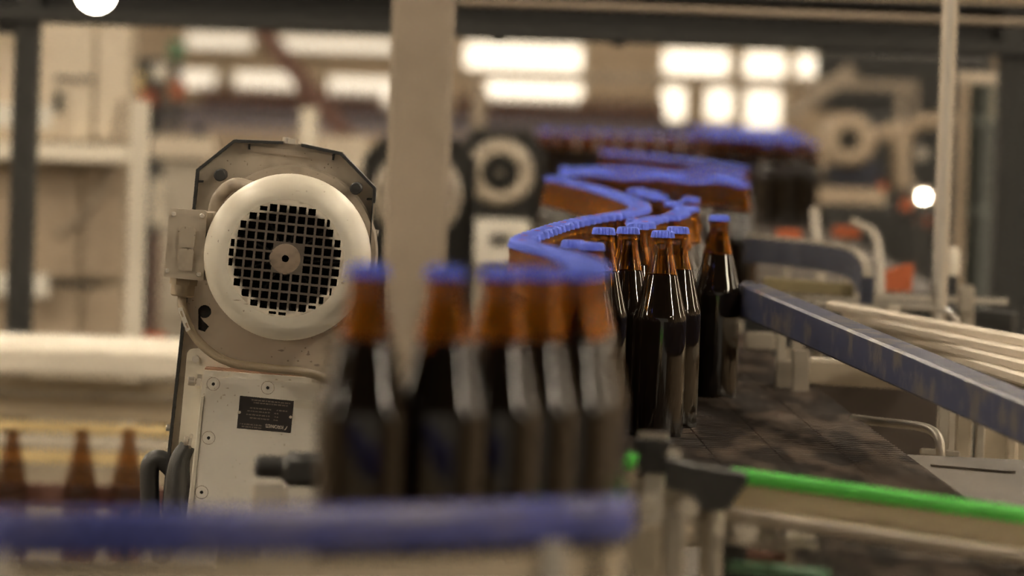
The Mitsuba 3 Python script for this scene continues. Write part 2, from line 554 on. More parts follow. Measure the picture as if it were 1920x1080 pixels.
# rows farther back
for n, q in enumerate(along(smooth_path([ground(1392, 12.4), ground(1330, 13.0), ground(1230, 13.7), ground(1128, 14.3)], 60), .07)):
    bottle(q, f'blurred blue-capped bottle, {ORD[n]} from the right in the slanting row farther back', 'slanting row behind the crowd', LOW)
for r in range(2):
    for k in range(8):
        bottle(ground(1018 + 39 * k + 12 * r, 18.8 + .066 * r), f'far blue-capped bottle, {ORD[k]} from left in the {("front", "rear")[r]} straight row beside the far motor', 'straight row right of the far motor', LOW)
for r in range(3):
    for k in range(3):
        bottle(ground(1440 + 42.5 * k, 17.4 + .08 * r), f'far blue-capped bottle, {ORD[k]} from left in the {RANK[r]} rank of the right-hand cluster', 'cluster at the right end', LOW)
mass = []
for r in range(48):
    for k in range(6):
        if k == 5:
            continue
        px = 1338 + 38 * k + (18 if r % 2 else 0) - (r * .9)
        mass.append(ground(px, 18.9 + .066 * r))
for n, q in enumerate(mass[:15]):
    bottle(q, f'far blue-capped bottle, {ORD[n % 5]} from left in {ORD[n // 5]} crowd rank under the windows', 'front ranks of the far crowd', LOW)
key = thing('bottle_crowd', 'dense far crowd of brown bottles under a carpet of violet-blue caps below the bright windows', 'bottles')
labels[key]['kind'] = 'stuff'
vb, fb, off = [], [], 0
bl, cp = lathe([(0, 0), (.0334, .003), (.0338, .148), (.0150, .229), (.0127, .2435), (.0130, .254), (0, .254)], 10), lathe(CAP[3:], 12)
for nm, m, mt in (('bottle', bl, 'far_bottle'), ('cap', cp, 'cap_blue')):
    part(key, nm, cat([m.copy().apply_translation(q) for q in mass[15:]]), mt, 40, stuff=True)
    labels[f'{key}__{nm}']['kind'] = 'stuff'

# ------------------------------------------------------------------ belts
BD = np.array([(PZ(760, 215, BELT) - EYE)[0], 0, 0])
BX = -260 / FPX * 1.0
bdir = np.array([BX, 1.0, 0]) / math.hypot(BX, 1)
bside = np.array([bdir[1], -bdir[0], 0])
edge = PZ(1580, 763, BELT) @ bside     # right edge of the main belt
PITCHL, LANE = .0381, .0825


def link_mesh():
    pr = [(-.0187, -.006), (-.0187, -.0004), (-.0176, .0010), (-.012, .0010), (.006, -.0008), (.0184, -.0016), (.0184, -.006)]
    m = extrude(Polygon(pr), LANE - .0022, -(LANE - .0022) / 2)
    # local x = along belt, y = up, z = across
    m.apply_transform(frame((0, 0, 0), bdir, (0, 0, 1), np.cross(bdir, (0, 0, 1))))
    return m


link = mikit.ply(link_mesh(), 'belt_link', smooth=False)
lm = link_mesh()
t_axis = bdir
made = 0
bed = thing('slat_conveyor', 'wide conveyor of parallel dark slatted belt lanes under the sharp bottles', 'conveyor')
for lane in range(5):
    c = edge - LANE * (lane + .5)
    ys = np.arange(5.15 if lane < 3 else 6.45, 12.2, PITCHL)
    lk, rest = numbered(f'{bed}__belt_lane'), []
    for k, y in enumerate(ys):
        o = bside * c + bdir * (y + .012 * (lane % 3))
        o = np.array([o[0], o[1], BELT])
        if lane < 4 and 5.9 < y < 9.0 and made < 300:
            scene[numbered(f'{lk}__link')] = {**link, 'to_world': T().translate(o.tolist())}
            made += 1
        else:
            rest.append(lm.copy().apply_translation(o))
    part(lk, 'chain', cat(rest), 'belt_link', False, stuff=True)
for y0, y1, n in ((6.0, 6.45, 3), (6.46, 12.15, 5)):
    b1 = bside * (edge - LANE * n / 2) + bdir * y0
    b2 = bside * (edge - LANE * n / 2) + bdir * y1
    b1[2] = b2[2] = BELT - .047
    part(bed, 'bed', bar(b1, b2, LANE * n - .01, .08), 'dull_steel')
for y in (6.7, 9.0, 11.8):
    for t in (edge - .08, edge - LANE * 5 + .08):
        o = bside * t + bdir * y
        part(bed, 'leg', rbox((.06, .06, BELT - .09), (o[0], o[1], (BELT - .09) / 2)), 'dull_steel')
ft = thing('conveyor_table', 'far dark conveyor table carrying the rows of bottles behind the winding file', 'conveyor')
part(ft, 'belt', rbox((.92, 10.1, .012), (.51, 17.3, BELT - .006)), 'dark_belt')
part(ft, 'bed', rbox((.92, 10.1, .1), (.51, 17.3, BELT - .063)), 'dull_steel')
for x in (.1, .9):
    for y in (12.5, 17.5, 22.2):
        part(ft, 'leg', rbox((.07, .07, BELT - .113), (x, y, (BELT - .113) / 2)), 'dull_steel')
nb = thing('curved_conveyor', 'curved dark belt under the blurred foreground bottles behind the blue rail', 'conveyor')
near_path = PATH_A[PATH_A[:, 1] < 6.42]


def ribbon(path, w, h, top):
    m = extrude(LineString(path[:, :2]).buffer(w / 2, cap_style=2), h, 0)
    m = m.subdivide_to_size(.2)
    v = m.vertices.copy()
    v[:, 2] += BELT + top - h + np.array([ramp(y) for y in v[:, 1]])
    return trimesh.Trimesh(v, m.faces)


part(nb, 'belt', ribbon(near_path, .086, .006, 0), 'dark_belt')
part(nb, 'bed', ribbon(near_path, .080, .05, -.0065), 'dull_steel')
for q in (near_path[2], near_path[len(near_path) // 2], near_path[-8]):
    part(nb, 'leg', rbox((.05, .05, BELT + ramp(q[1]) - .06), (q[0], q[1], (BELT + ramp(q[1]) - .06) / 2)), 'dull_steel')

# ------------------------------------------------------------------ the drive motor in focus
TAU = math.radians(4.0)
EX, EZ, EY = np.array([math.cos(TAU), 0, -math.sin(TAU)]), np.array([math.sin(TAU), 0, math.cos(TAU)]), np.array([0, 1.0, 0])
C0 = PY(535, 485, 7.0)          # centre of the fan cover's face
MF = frame(C0, EX, EZ, -EY)     # local x right, y up, z towards the viewer


def L(px, py, depth=0.0):
    """pixel -> local (u, v) on the plane that lies depth behind the fan cover's face"""
    p = PY(px, py, C0[1] + depth) - C0
    return np.array([p @ EX, p @ EZ])


def loc(m):
    m.apply_transform(MF)
    return m


def poly(px, depth):
    return Polygon([L(x, y, depth) for x, y in px])


mo = thing('drive_motor', 'large cream electric drive motor with a square-holed fan cover, in focus on the left', 'motor')
# fan cover: side, rim and punched face
RF = .1045
prof = [(.0735, 0.0), (.080, -.0006), (.087, -.003), (.0945, -.0095), (.1005, -.019), (.1038, -.030), (.1045, -.042), (.1045, -.100), (.1025, -.100), (.1025, -.03), (.093, -.011), (.0735, -.003), (.0735, 0.0)]
hood = lathe([(r, z) for r, z in prof], 96)
part(mo, 'fan_cover', loc(hood), 'cream_paint', 40)
pit, hol = .01215, .0093
cells = []
rot = -.0
for i in range(-9, 10):
    for j in range(-9, 10):
        cx, cy = i * pit + .003, j * pit + .001
        c = sbox(cx - hol / 2, cy - hol / 2, cx + hol / 2, cy + hol / 2).intersection(Point(0, 0).buffer(.0712, 64))
        if c.is_empty or c.area < .25 * hol * hol:
            continue
        if c.area < .97 * hol * hol:     # cut cells stay rectangles, as punched
            x0, y0, x1, y1 = c.bounds
            f = c.area / (hol * hol)
            if abs(cx) > abs(cy):
                w = hol * f
                c = sbox(cx - hol / 2, cy - hol / 2, cx - hol / 2 + w, cy + hol / 2) if cx > 0 else sbox(cx + hol / 2 - w, cy - hol / 2, cx + hol / 2, cy + hol / 2)
            else:
                w = hol * f
                c = sbox(cx - hol / 2, cy - hol / 2, cx + hol / 2, cy - hol / 2 + w) if cy > 0 else sbox(cx - hol / 2, cy + hol / 2 - w, cx + hol / 2, cy + hol / 2)
        if math.hypot(cx, cy) < .0205:
            continue
        cells.append(c)
face = Point(0, 0).buffer(.0735, 48).difference(unary_union(cells)).difference(Point(0, 0).buffer(.0042))
CC = C0.copy()


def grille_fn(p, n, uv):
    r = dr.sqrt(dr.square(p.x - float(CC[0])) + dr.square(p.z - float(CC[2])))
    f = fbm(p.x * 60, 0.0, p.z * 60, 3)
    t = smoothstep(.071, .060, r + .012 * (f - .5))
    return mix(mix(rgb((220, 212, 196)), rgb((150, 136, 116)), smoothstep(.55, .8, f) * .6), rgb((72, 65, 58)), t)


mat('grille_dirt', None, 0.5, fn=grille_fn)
part(mo, 'fan_grille', loc(extrude(face, .0022, -.0024)), 'grille_dirt', False, label='fan grille of square holes, grimy in the middle')
fan = [lathe([(.0, -.014), (.0, -.014)], 8)]
hub = cat([lathe([(.0065, -.012), (.010, -.0115), (.020, -.0125), (.0225, -.016), (.0225, -.045), (0, -.045)], 40)] +
          [extrude(sbox(.020, -.0012, .085, .0012), .03, -.050).apply_transform(trimesh.transformations.rotation_matrix(k * 2 * math.pi / 9, [0, 0, 1])) for k in range(9)] + [lathe([(0, -.052), (.088, -.052), (.088, -.050), (0, -.050)], 40)])
part(mo, 'fan', loc(hub), 'dark_void', 35, label='dark fan behind the grille')
boss = lathe([(.0046, -.0035), (.0046, .0012), (.0175, .0004), (.0196, -.0006), (.0200, -.0026), (.0046, -.0035)], 40)
part(mo, 'grille_boss', loc(boss), 'boss_dirt')
# stator housing with cooling ribs and flange
st = [lathe([(0, -.235), (.090, -.235), (.090, -.088), (0, -.088)], 60)]
for k in range(40):
    a = k * 2 * math.pi / 40
    st.append(extrude(sbox(.089, -.0012, .100, .0012), .13, -.23).apply_transform(trimesh.transformations.rotation_matrix(a, [0, 0, 1])))
part(mo, 'housing', loc(cat(st)), 'grey_casting')
fl = lathe([(0, -.25), (.108, -.25), (.1115, -.246), (.1125, -.238), (.1095, -.2345), (0, -.234)], 80)
o = L(546, 472, .24)
fl.apply_translation([o[0], o[1], 0])
part(mo, 'flange', loc(fl), 'grey_casting')
lug = tube(smooth_path([(*L(398, 420, .2), -.2), (*L(410, 372, .2), -.19), (*L(440, 345, .2), -.18), (*L(478, 352, .2), -.17)], 8), .0085, 12)
part(mo, 'cable_loop', loc(lug), 'grey_casting')
# terminal box on the left
tb = poly([(322, 398), (398, 400), (396, 528), (309, 518)], .03)
part(mo, 'terminal_box', loc(extrude(tb, .07, -.12)), 'grey_casting', False)
lid = poly([(320, 394), (384, 398), (378, 524), (309, 517)], .03).buffer(-.001).buffer(.003)
key = part(mo, 'terminal_lid', loc(extrude(lid, .014, -.052)), 'plate_paint', False)
em = []
for x0, y0, x1, y1 in [(340, 428, 364, 462), (338, 468, 360, 506)]:
    em.append(extrude(poly([(x0, y0), (x1, y0 + 2), (x1 - 3, y1), (x0 - 3, y1 - 2)], .03).buffer(-.002).buffer(.004), .004, -.038))
part(key, 'emboss', loc(cat(em)), 'grey_casting', False)
for x, y in [(325, 402), (378, 405), (313, 508), (372, 515)]:
    u = L(x, y, .03)
    part(key, 'screw', loc(cyl((*u, -.04), (*u, -.033), .0032, 12, .001)), 'steel')
g0, g1 = L(345, 522, .08), L(341, 556, .08)
part(mo, 'cable_gland', loc(cat([cyl((*g0, -.08), (*g1, -.08), .0150, 20, .002), cyl((*(g0 + [.0, .004]), -.08), (*(g0 + (g1 - g0) * .35), -.08), .0175, 6)])), 'cable_sheath')
cb = [(*L(341, 552, .08), -.08), (*L(343, 580, .07), -.07), (*L(357, 618, .06), -.065), (*L(388, 655, .06), -.06), (*L(435, 680, .06), -.055), (*L(500, 690, .06), -.06), (*L(580, 700, .08), -.08), (*L(640, 725, .1), -.12)]
part(mo, 'cable', loc(tube(smooth_path(cb, 10), .0057, 14)), 'cable_sheath', 40)
tg = poly([(333, 578), (341, 576), (357, 618), (349, 622)], .05)
tg = tg.difference(poly([(337, 584), (341, 583), (345, 594), (341, 595)], .05)).difference(poly([(347, 606), (351, 605), (354, 614), (350, 616)], .05))
part(mo, 'cable_tag', loc(extrude(tg, .002, -.052)), 'white_plastic', False, label='white cable marker tag')

# housing plate behind the motor with black edge trim
hp_px = [(440, 263), (548, 267), (641, 287), (704, 352), (697, 470), (690, 560), (684, 700), (670, 960), (306, 960), (318, 840), (340, 640), (371, 318)]
HD = .255
hp = poly(hp_px, HD)
ho = thing('gear_housing', 'beige sheet housing plate with clipped corners and black edge trim behind the motor', 'machine housing')
slot = unary_union([Point(*L(384, 584, HD)).buffer(.0085), poly([(372, 586), (380, 600), (392, 612), (384, 622), (372, 618)], HD)])
part(ho, 'plate', loc(extrude(hp.difference(slot), .004, -HD)), 'plate_paint', False)
part(ho, 'backing', loc(extrude(hp.buffer(-.004), .012, -HD - .016)), 'dark_void', False)
ring = hp.buffer(.0012).difference(hp.buffer(-.0026))
gap = unary_union([poly([(531, 250), (566, 250), (566, 285), (531, 285)], HD), poly([(700, 380), (760, 380), (760, 990), (600, 990), (600, 900), (660, 700), (690, 560)], HD)])
part(ho, 'edge_trim', loc(extrude(ring.difference(gap), .030, -HD - .008)), 'rubber', False, label='black rubber edge trim')
for x, y, dx, dy in [(468, 270, 0, 10), (626, 286, -1, 14), (372, 340, 10, 0), (698, 373, -10, 0)]:
    a, b = L(x, y, HD), L(x + dx, y + dy, HD)
    part(ho, 'trim_notch', loc(bar((*a, -HD + .006), (*b, -HD + .006), .0025, .012, .0003, (0, 0, 1))), 'rubber', False)
lip = poly([(470, 272), (625, 290), (623, 301), (470, 283)], HD)
part(ho, 'folded_lip', loc(extrude(lip, .004, -HD + .004)), 'plate_paint', False)
bt = L(548, 267, HD)
part(ho, 'top_bolt', loc(cat([cyl((bt[0], bt[1] - .002, -HD + .004), (bt[0], bt[1] + .005, -HD + .004), .008, 6), cyl((bt[0] - .008, bt[1] - .002, -HD + .004), (bt[0] - .008, bt[1] + .006, -HD + .004), .005, 12)])), 'steel')
for x, y in [(414, 328), (668, 353)]:
    u = L(x, y, HD - .03)
    part(ho, 'rubber_post', loc(cyl((*u, -HD), (*u, -HD + .055), .0078, 24, .0012)), 'rubber')
for x, y in [(703, 436), (318, 801)]:
    u = L(x, y, HD)
    part(ho, 'side_bolt', loc(cyl((u[0] - .004, u[1], -HD + .01), (u[0] + .005, u[1], -HD + .01), .0045, 12, .001)), 'steel')
w0 = L(380, 960, HD)
part(ho, 'pedestal', rbox((.20, .12, .86), (C0[0] + .0, C0[1] + .36, .43)), 'dull_steel')
part(ho, 'pedestal_neck', rbox((.18, .10, .30), (C0[0] + .0, C0[1] + .35, 1.0)), 'dull_steel')

# light gearbox cover below the motor
GD = .13
gx = thing('gearbox', 'pale rectangular gearbox cover with a black rating plate under the motor', 'gearbox')
gp = poly([(383, 693), (604, 709), (660, 715), (640, 980), (349, 980)], GD)
part(gx, 'body', loc(extrude(gp.buffer(-.002), .10, -GD - .10)), 'gearbox_paint', False)
part(gx, 'cover', loc(extrude(gp.buffer(-.003).buffer(.003), .012, -GD - .0005)), 'gearbox_paint', False)
face2 = poly([(388, 705), (600, 720), (655, 725), (636, 975), (360, 975)], GD - .012)
part(gx, 'raised_face', loc(extrude(face2.buffer(-.006).buffer(.006), .003, -GD + .0115)), 'gearbox_paint', False)
fs = poly([(352, 655), (376, 652), (400, 672), (452, 700), (440, 760), (380, 980), (322, 980)], GD + .05)
part(gx, 'side_flange', loc(extrude(fs.buffer(-.008).buffer(.008), .008, -GD - .05)), 'cream_paint', False)
part(gx, 'seam', loc(extrude(poly([(384, 690), (520, 700), (604, 707), (604, 710), (520, 703), (384, 693)], GD), .09, -GD - .09)), 'rust', False, label='reddish gasket line along the top edge')
part(gx, 'left_rib', loc(extrude(poly([(379, 742), (384, 742), (362, 960), (355, 960)], GD), .016, -GD + .001)), 'cream_paint', False)
for x, y in [(400, 720), (502, 727), (391, 821), (378, 923)]:
    u = L(x, y, GD - .015)
    s = part(gx, 'screw', loc(lathe([(0, 0), (.0058, 0), (.0058, .0016), (.0042, .0018), (.0022, .0012), (0, .0012)], 24).apply_translation([*u, -GD + .0143])), 'gearbox_paint')
    part(s, 'socket', loc(lathe([(0, 0), (.0022, 0), (.0020, .0005), (0, .0005)], 8).apply_translation([*u, -GD + .0156])), 'dark_void')
    part(s, 'groove', loc(lathe([(.0078, 0), (.0086, 0), (.0086, .0004), (.0078, .0004), (.0078, 0)], 32).apply_translation([*u, -GD + .0144])), 'grey_casting')
for x, y, r in [(367, 673, .0052)]:
    u = L(x, y, GD + .04)
    part(gx, 'bolt', loc(cyl((*u, -GD - .044), (*u, -GD - .037), r, 6)), 'steel')
for y, (xa, xb, xc) in [(714, (352, 366, 378)), (826, (345, 353, 360))]:
    a, b, c = L(xa, y, GD + .02), L(xb, y + 1, GD + .02), L(xc, y + 2, GD + .02)
    part(gx, 'stud', loc(cat([cyl((*a, -GD - .02), (*b, -GD - .02), .006, 16, .001), cyl((*b, -GD - .02), (*(b + (c - b) * .3), -GD - .02), .0035, 12), cyl((*(b + (c - b) * .3), -GD - .02), (*c, -GD - .02), .0095, 6)])), 'steel')
u = L(602, 712, GD - .02)
part(gx, 'stud', loc(cyl((u[0] - .012, u[1], -GD + .02), (u[0] + .006, u[1], -GD + .02), .0045, 14, .001)), 'steel')
part(gx, 'cast_rib', loc(extrude(poly([(552, 750), (640, 757), (640, 772), (552, 764)], GD - .015), .004, -GD + .0142)), 'cream_paint', False)
# rating plate, mounted upside down
rp = poly([(450, 742), (551, 752), (545, 812), (444, 803)], GD - .016)
k = part(gx, 'rating_plate', loc(extrude(rp, .001, -GD + .0146)), 'label_black', False, label='black rating plate, fixed upside down')
for x, y in [(449, 773), (545, 782)]:
    u = L(x, y, GD - .016)
    part(k, 'rivet', loc(cyl((*u, -GD + .0155), (*u, -GD + .0175), .0021, 12, .0005)), 'steel')
q0, q1, q2 = L(551, 752, GD - .016), L(450, 742, GD - .016), L(545, 812, GD - .016)
ax = (q1 - q0) / np.linalg.norm(q1 - q0)     # reading direction: right to left in the picture
ay = np.array([ax[1], -ax[0]])
if ay @ (q0 - q2) > 0:
    pass
upv = (q2 - q0) / np.linalg.norm(q2 - q0)    # tops of the letters point down
PW, PH = np.linalg.norm(q1 - q0), np.linalg.norm(q2 - q0)


def on_plate(m, s, t, z=.0158):
    """m in the xy plane; s, t: 0..1 from the plate's reading lower left"""
    o = q0 + ax * PW * s + upv * PH * t
    m.apply_transform(frame((*o, -GD + z), (*ax, 0), (*upv, 0), (0, 0, 1)))
    return loc(m)


tm = meshkit.text_mesh('KRONES', .0042, .0004, True)
part(k, 'lettering', on_plate(tm, .14, .80), 'print_white', False, label='white letters KRONES')
lg = cat([extrude(LineString([(0, 0), (.0022, .005)]).buffer(.0005, cap_style=2), .0004), extrude(LineString([(.0012, .0026), (.0036, .0052)]).buffer(.0005, cap_style=2), .0004)])
part(k, 'logo', on_plate(lg, .075, .80), 'print_white', False)
lines = []
for t, spans in [(.07, [(.06, .78)]), (.15, [(.10, .74)]), (.32, [(.10, .30), (.40, .80)]), (.42, [(.26, .34), (.42, .84)]), (.53, [(.26, .34), (.42, .86)]), (.63, [(.26, .34), (.42, .78)]), (.84, [(.55, .95)]), (.92, [(.55, .92)])]:
    for a, b in spans:
        x = a
        while x < b:
            w = float(rng.uniform(.02, .07))
            w = min(w, b - x)
            o = q0 + ax * PW * x + upv * PH * t
            m = extrude(sbox(0, 0, PW * w, .0017), .0003)
            m.apply_transform(frame((*o, -GD + .0156), (*ax, 0), (*upv, 0), (0, 0, 1)))
            lines.append(m)
            x += w + .015
part(k, 'small_print', loc(cat(lines)), 'print_grey', False, stuff=True)

# black lever handles at lower left
hb = thing('lever_handle', 'dark rounded lever handle at the lower left of the gearbox', 'handle')
hd = .17
ga = [(*L(352, 835, hd), -hd), (*L(338, 862, hd), -hd), (*L(333, 905, hd), -hd), (*L(332, 985, hd), -hd)]
part(hb, 'grip', loc(tube(smooth_path(ga, 8), [.006] + [.0165] * 24 if False else np.linspace(.010, .019, 25), 20)), 'black_plastic', 40)
gb = [(*L(324, 880, .25), -.25), (*L(302, 862, .25), -.25), (*L(284, 868, .25), -.25), (*L(280, 900, .25), -.25), (*L(283, 985, .25), -.25)]
part(hb, 'grip', loc(tube(smooth_path(gb, 8), .0125, 20)), 'black_plastic', 40)

# blurred clamp in front of the gearbox
cl = thing('rail_clamp', 'black clamp knob on a small steel block in front of the gearbox', 'clamp')
p = P(545, 877, 5.9)
part(cl, 'knob', cat([cyl(P(478, 874, 5.9), P(600, 880, 5.9), .0115, 20, .004), rbox((.046, .05, .034), P(570, 880, 5.9), .010)]), 'black_plastic', 40)
part(cl, 'block', cat([rbox((.036, .05, .034), P(507, 934, 6.0), .003), rbox((.03, .04, .05), P(505, 975, 6.0), .003)]), 'steel')
part(cl, 'screw', cyl(P(503, 936, 5.97), P(503, 936, 5.965), .004, 12), 'steel')
q = P(540, 960, 6.0)
part(cl, 'stand', rbox((.07, .04, q[2]), (q[0] + .01, q[1], q[2] / 2)), 'dull_steel')

# ------------------------------------------------------------------ blue foreground rail
rz = 1.289
rp3 = smooth_path([at_dz(-900, 3.50, rz), at_dz(-160, 3.58, rz), at_dz(0, 3.62, rz), at_dz(300, 3.67, rz), at_dz(600, 3.74, rz), at_dz(900, 3.82, rz), at_dz(1040, 3.875, rz), at_dz(1120, 3.90, rz), at_dz(1166, 3.93, rz)], 8)


def sweep(path, prof):
    """closed profile (sideways, up) swept along a level path"""
    p = np.asarray(path)
    t = np.gradient(p, axis=0)
    t[:, 2] = 0
    t /= np.linalg.norm(t, axis=1, keepdims=True)
    s = np.stack([t[:, 1], -t[:, 0], t[:, 2] * 0], 1)
    n = len(prof)
    v = (p[:, None] + s[:, None] * np.array([a for a, b in prof])[None, :, None] + np.array([0, 0, 1.0]) * np.array([b for a, b in prof])[None, :, None]).reshape(-1, 3)
    f = []
    for i in range(len(p) - 1):
        for j in range(n):
            k = (j + 1) % n
            f += [[i * n + j, i * n + k, (i + 1) * n + k], [i * n + j, (i + 1) * n + k, (i + 1) * n + j]]
    for j in range(1, n - 1):
        f += [[0, j + 1, j], [(len(p) - 1) * n, (len(p) - 1) * n + j, (len(p) - 1) * n + j + 1]]
    m = trimesh.Trimesh(v, f)
    m.fix_normals()
    return m


a = np.linspace(0, 2 * np.pi, 20, endpoint=False)
rprof = [(.010 * np.sign(math.cos(x)) * abs(math.cos(x)) ** .6, .0155 * np.sign(math.sin(x)) * abs(math.sin(x)) ** .7) for x in a]
gr = thing('guide_rail', 'thick blurred blue guide rail curving across the bottom of the foreground', 'guide rail')
part(gr, 'rail', sweep(rp3, rprof), 'blue_rail', 40)
for i in (16, 48):
    q = rp3[i]
    part(gr, 'bracket', bar(q + [0, -.012, -.012], q + [0, -.03, -.12], .02, .012), 'steel')
sp = rp3[:-10]
part(nb, 'side_sheet', sweep(sp - [0, 0, .121], [(.004, -.10), (.004, .10), (.001, .10), (.001, -.10)]), 'steel_panel', 40, label='tan steel side sheet under the blue rail')
part(nb, 'side_sheet', sweep(rp3[-8:] - [0, 0, .121], [(.004, -.10), (.004, .10), (.001, .10), (.001, -.10)]), 'steel_panel', 40)
for i in (6, 30):
    q = sp[i]
    part(nb, 'leg', rbox((.05, .05, 1.1), (q[0], q[1] + .03, .55)), 'dull_steel')

# ------------------------------------------------------------------ green strip guide at the right
GDp = 5.45
gs = thing('green_guide', 'bright green plastic guide strip crossing the lower right over the belt', 'guide strip')
ga, gb2 = P(1372, 889, 5.55), P(1990, 976, 5.30)
gb2 = ga + (gb2 - ga) * 1.35
part(gs, 'strip', tube([ga, ga + (gb2 - ga) * .02, gb2], [.0070, .0078, .0078], 16), 'green_strip', 40)
part(gs, 'backing', bar(ga + [0, .004, -.024], gb2 + [0, .004, -.026], .006, .034), 'tan_sheet')
part(gs, 'rod', tube([P(1368, 964, 5.5), P(1990, 1056, 5.25)], .0080, 16), 'track_metal', 40)
part(gs, 'rod', tube([P(1365, 1008, 5.5), P(1530, 1033, 5.45)], .0070, 16), 'dull_steel', 40)
g2 = thing('green_guide', 'short green strip piece with a round end left of the black clamps', 'guide strip')
part(g2, 'strip', tube([P(1170, 860, 5.3), P(1172, 861, 5.3), P(1192, 869, 5.3)], [.006, .0085, .0085], 16), 'green_strip', 40)
part(g2, 'backing', bar(P(1165, 888, 5.3), P(1192, 892, 5.3), .006, .022), 'steel_panel')
g3 = thing('green_guide', 'dull green strip low down at the bottom edge right of the steel post', 'guide strip')
part(g3, 'strip', tube([P(1372, 1064, 5.2), P(1545, 1080, 5.1)], .0070, 14), 'signal_and_shade_green', 40)  # shade low down is put into the darker green
g4 = thing('green_guide', 'thin green strip between the two black clamps', 'guide strip')
part(g4, 'strip', tube([P(1282, 880, 5.6), P(1375, 892, 5.55)], .0040, 14), 'green_strip', 40)


def clamp(label, quads, d, mats='black_plastic'):
    k = thing('rail_clamp', label, 'clamp')
    for nm, px, dep, th in quads:
        pl = [P(x, y, d + dep) for x, y in px]
        c = np.mean(pl, axis=0)
        pg = Polygon([(q[0] - c[0], q[2] - c[2]) for q in pl]).buffer(-.003).buffer(.003)
        m = extrude(pg, th, -th / 2)
        m.apply_transform(frame(c, (1, 0, 0), (0, 0, 1), (0, -1, 0)))
        part(k, nm, m, mats if nm != 'bolt' else 'steel', False)
    return k


ck = clamp('black plastic clamp block behind the green strip end, with a steel bolt on its corner', [('block', [(1188, 822), (1262, 826), (1258, 884), (1190, 880)], 0, .05)], 5.55)
part(ck, 'bolt', cyl(P(1262, 852, 5.5), P(1262, 852, 5.47), .008, 14, .002), 'steel')
part(ck, 'top_screw', cyl(P(1195, 818, 5.55), P(1252, 820, 5.55), .005, 12, .002), 'steel')
part(ck, 'post', bar(P(1226, 884, 5.55), P(1212, 1100, 5.55), .022, .022, .002, (0, 1, 0)), 'steel')
ck2 = clamp('wide black plastic clamp holding the end of the long green strip on a steel post', [('block', [(1250, 858), (1300, 872), (1402, 888), (1396, 906), (1362, 952), (1318, 956), (1290, 920), (1248, 912)], 0, .05)], 5.35)
pq = P(1334, 1010, 5.35)
part(ck2, 'post', cat([cyl(P(1336, 950, 5.35), P(1331, 1120, 5.35), .0115, 20)]), 'dull_steel', 40)
part(ck2, 'post_foot', rbox((.022, .022, P(1331, 1118, 5.35)[2]), (P(1331, 1118, 5.35)[0], P(1331, 1118, 5.35)[1], P(1331, 1118, 5.35)[2] / 2)), 'dull_steel')
tr = thing('clamp_tube', 'short steel tube running across below the black clamps', 'tube')
part(tr, 'tube', tube([P(1150, 1000, 5.0), P(1302, 1003, 5.0)], .0095, 16), 'track_metal', 40)
for x, y, r in [(1212, 946, .010), (1288, 952, .010), (1166, 999, .008), (1395, 1003, .010)]:
    key = whole('hex_bolt', {1212: 'bright bolt head above the short steel tube', 1288: 'bright bolt head under the wide black clamp', 1166: 'bolt head at the right end of the blue rail', 1395: 'round bolt head right of the steel post'}[x], 'bolt',
                cat([cyl(P(x, y, 4.95), P(x, y, 4.97), r, 6, .002), cyl(P(x, y, 4.97), P(x, y, 5.35), r * .5, 10)]), 'bright_panel')  # pale colour stands in for glints on the steel heads
pl = thing('bracket_plate', 'tan steel bracket plates at the bottom edge below the short tube', 'bracket')
part(pl, 'plate', rbox((.055, .008, .06), P(1180, 1056, 4.9), .003), 'steel_panel')
part(pl, 'plate', rbox((.02, .03, .09), P(1262, 1060, 4.95), .003), 'dull_steel')
part(pl, 'upright', rbox((.03, .03, 1.0), (P(1200, 1080, 5.0)[0], 5.0, .5)), 'dull_steel')

# dark machinery under the green strip
um = thing('drive_unit', 'dark steel machinery under the green strip and rod', 'machine')
b0 = P(1640, 1075, 5.7)
part(um, 'beam', bar(P(1360, 1060, 5.8), P(2000, 1120, 5.6), .10, .06), 'dark_frame')
part(um, 'pipe', tube([P(1400, 1040, 5.6), P(1640, 1070, 5.6), P(1990, 1100, 5.5)], .012, 14), 'brown_crate', 40)
part(um, 'bracket', rbox((.03, .04, .05), P(1500, 1045, 5.6), .004), 'dull_steel')
part(um, 'bracket', rbox((.03, .04, .05), P(1760, 1078, 5.6), .004), 'dull_steel')
for x in (.33, .62):
    part(um, 'foot', rbox((.05, .05, 1.05), (x - .08, 5.72, .525)), 'dull_steel')

# ------------------------------------------------------------------ blue beam and steel rails at the right
bb = thing('guide_beam', 'long navy blue guide beam slanting down to the right edge over the belt', 'guide rail')
A, B = P(1408, 562, 8.05), P(1990, 812, 6.0)
B = A + (B - A) * 1.3
part(bb, 'beam', bar(A, B, .040, .047, .0035), 'blue_beam', False)
A2 = A + (B - A) * .02
part(bb, 'end_plug', rbox((.02, .04, .05), P(1402, 560, 8.08), .006), 'navy')
for f in (.97,):
    q = A + (B - A) * f
    part(bb, 'support', cyl(q + [.02, .02, 0], (q[0] + .06, q[1] + .03, 0), .010, 10), 'dull_steel')

ch = thing('rail_track', 'ribbed pale steel track of parallel bars behind the navy beam', 'conveyor')
for i, (a, b) in enumerate([((1560, 574), (1960, 648)), ((1590, 594), (1960, 672)), ((1640, 618), (1960, 696)), ((1690, 640), (1960, 722))]):
    part(ch, 'bar', bar(P(*a, 9.0 - .1 * i), P(*b, 7.6 - .1 * i), .022, .0165, .004), 'track_metal', False)
part(ch, 'bed', bar(P(1600, 614, 9.0), P(1985, 702, 7.7), .02, .065), 'steel_panel')
q = P(1900, 690, 7.9)
part(ch, 'leg', rbox((.05, .05, q[2]), (q[0], q[1] + .05, q[2] / 2)), 'dull_steel')

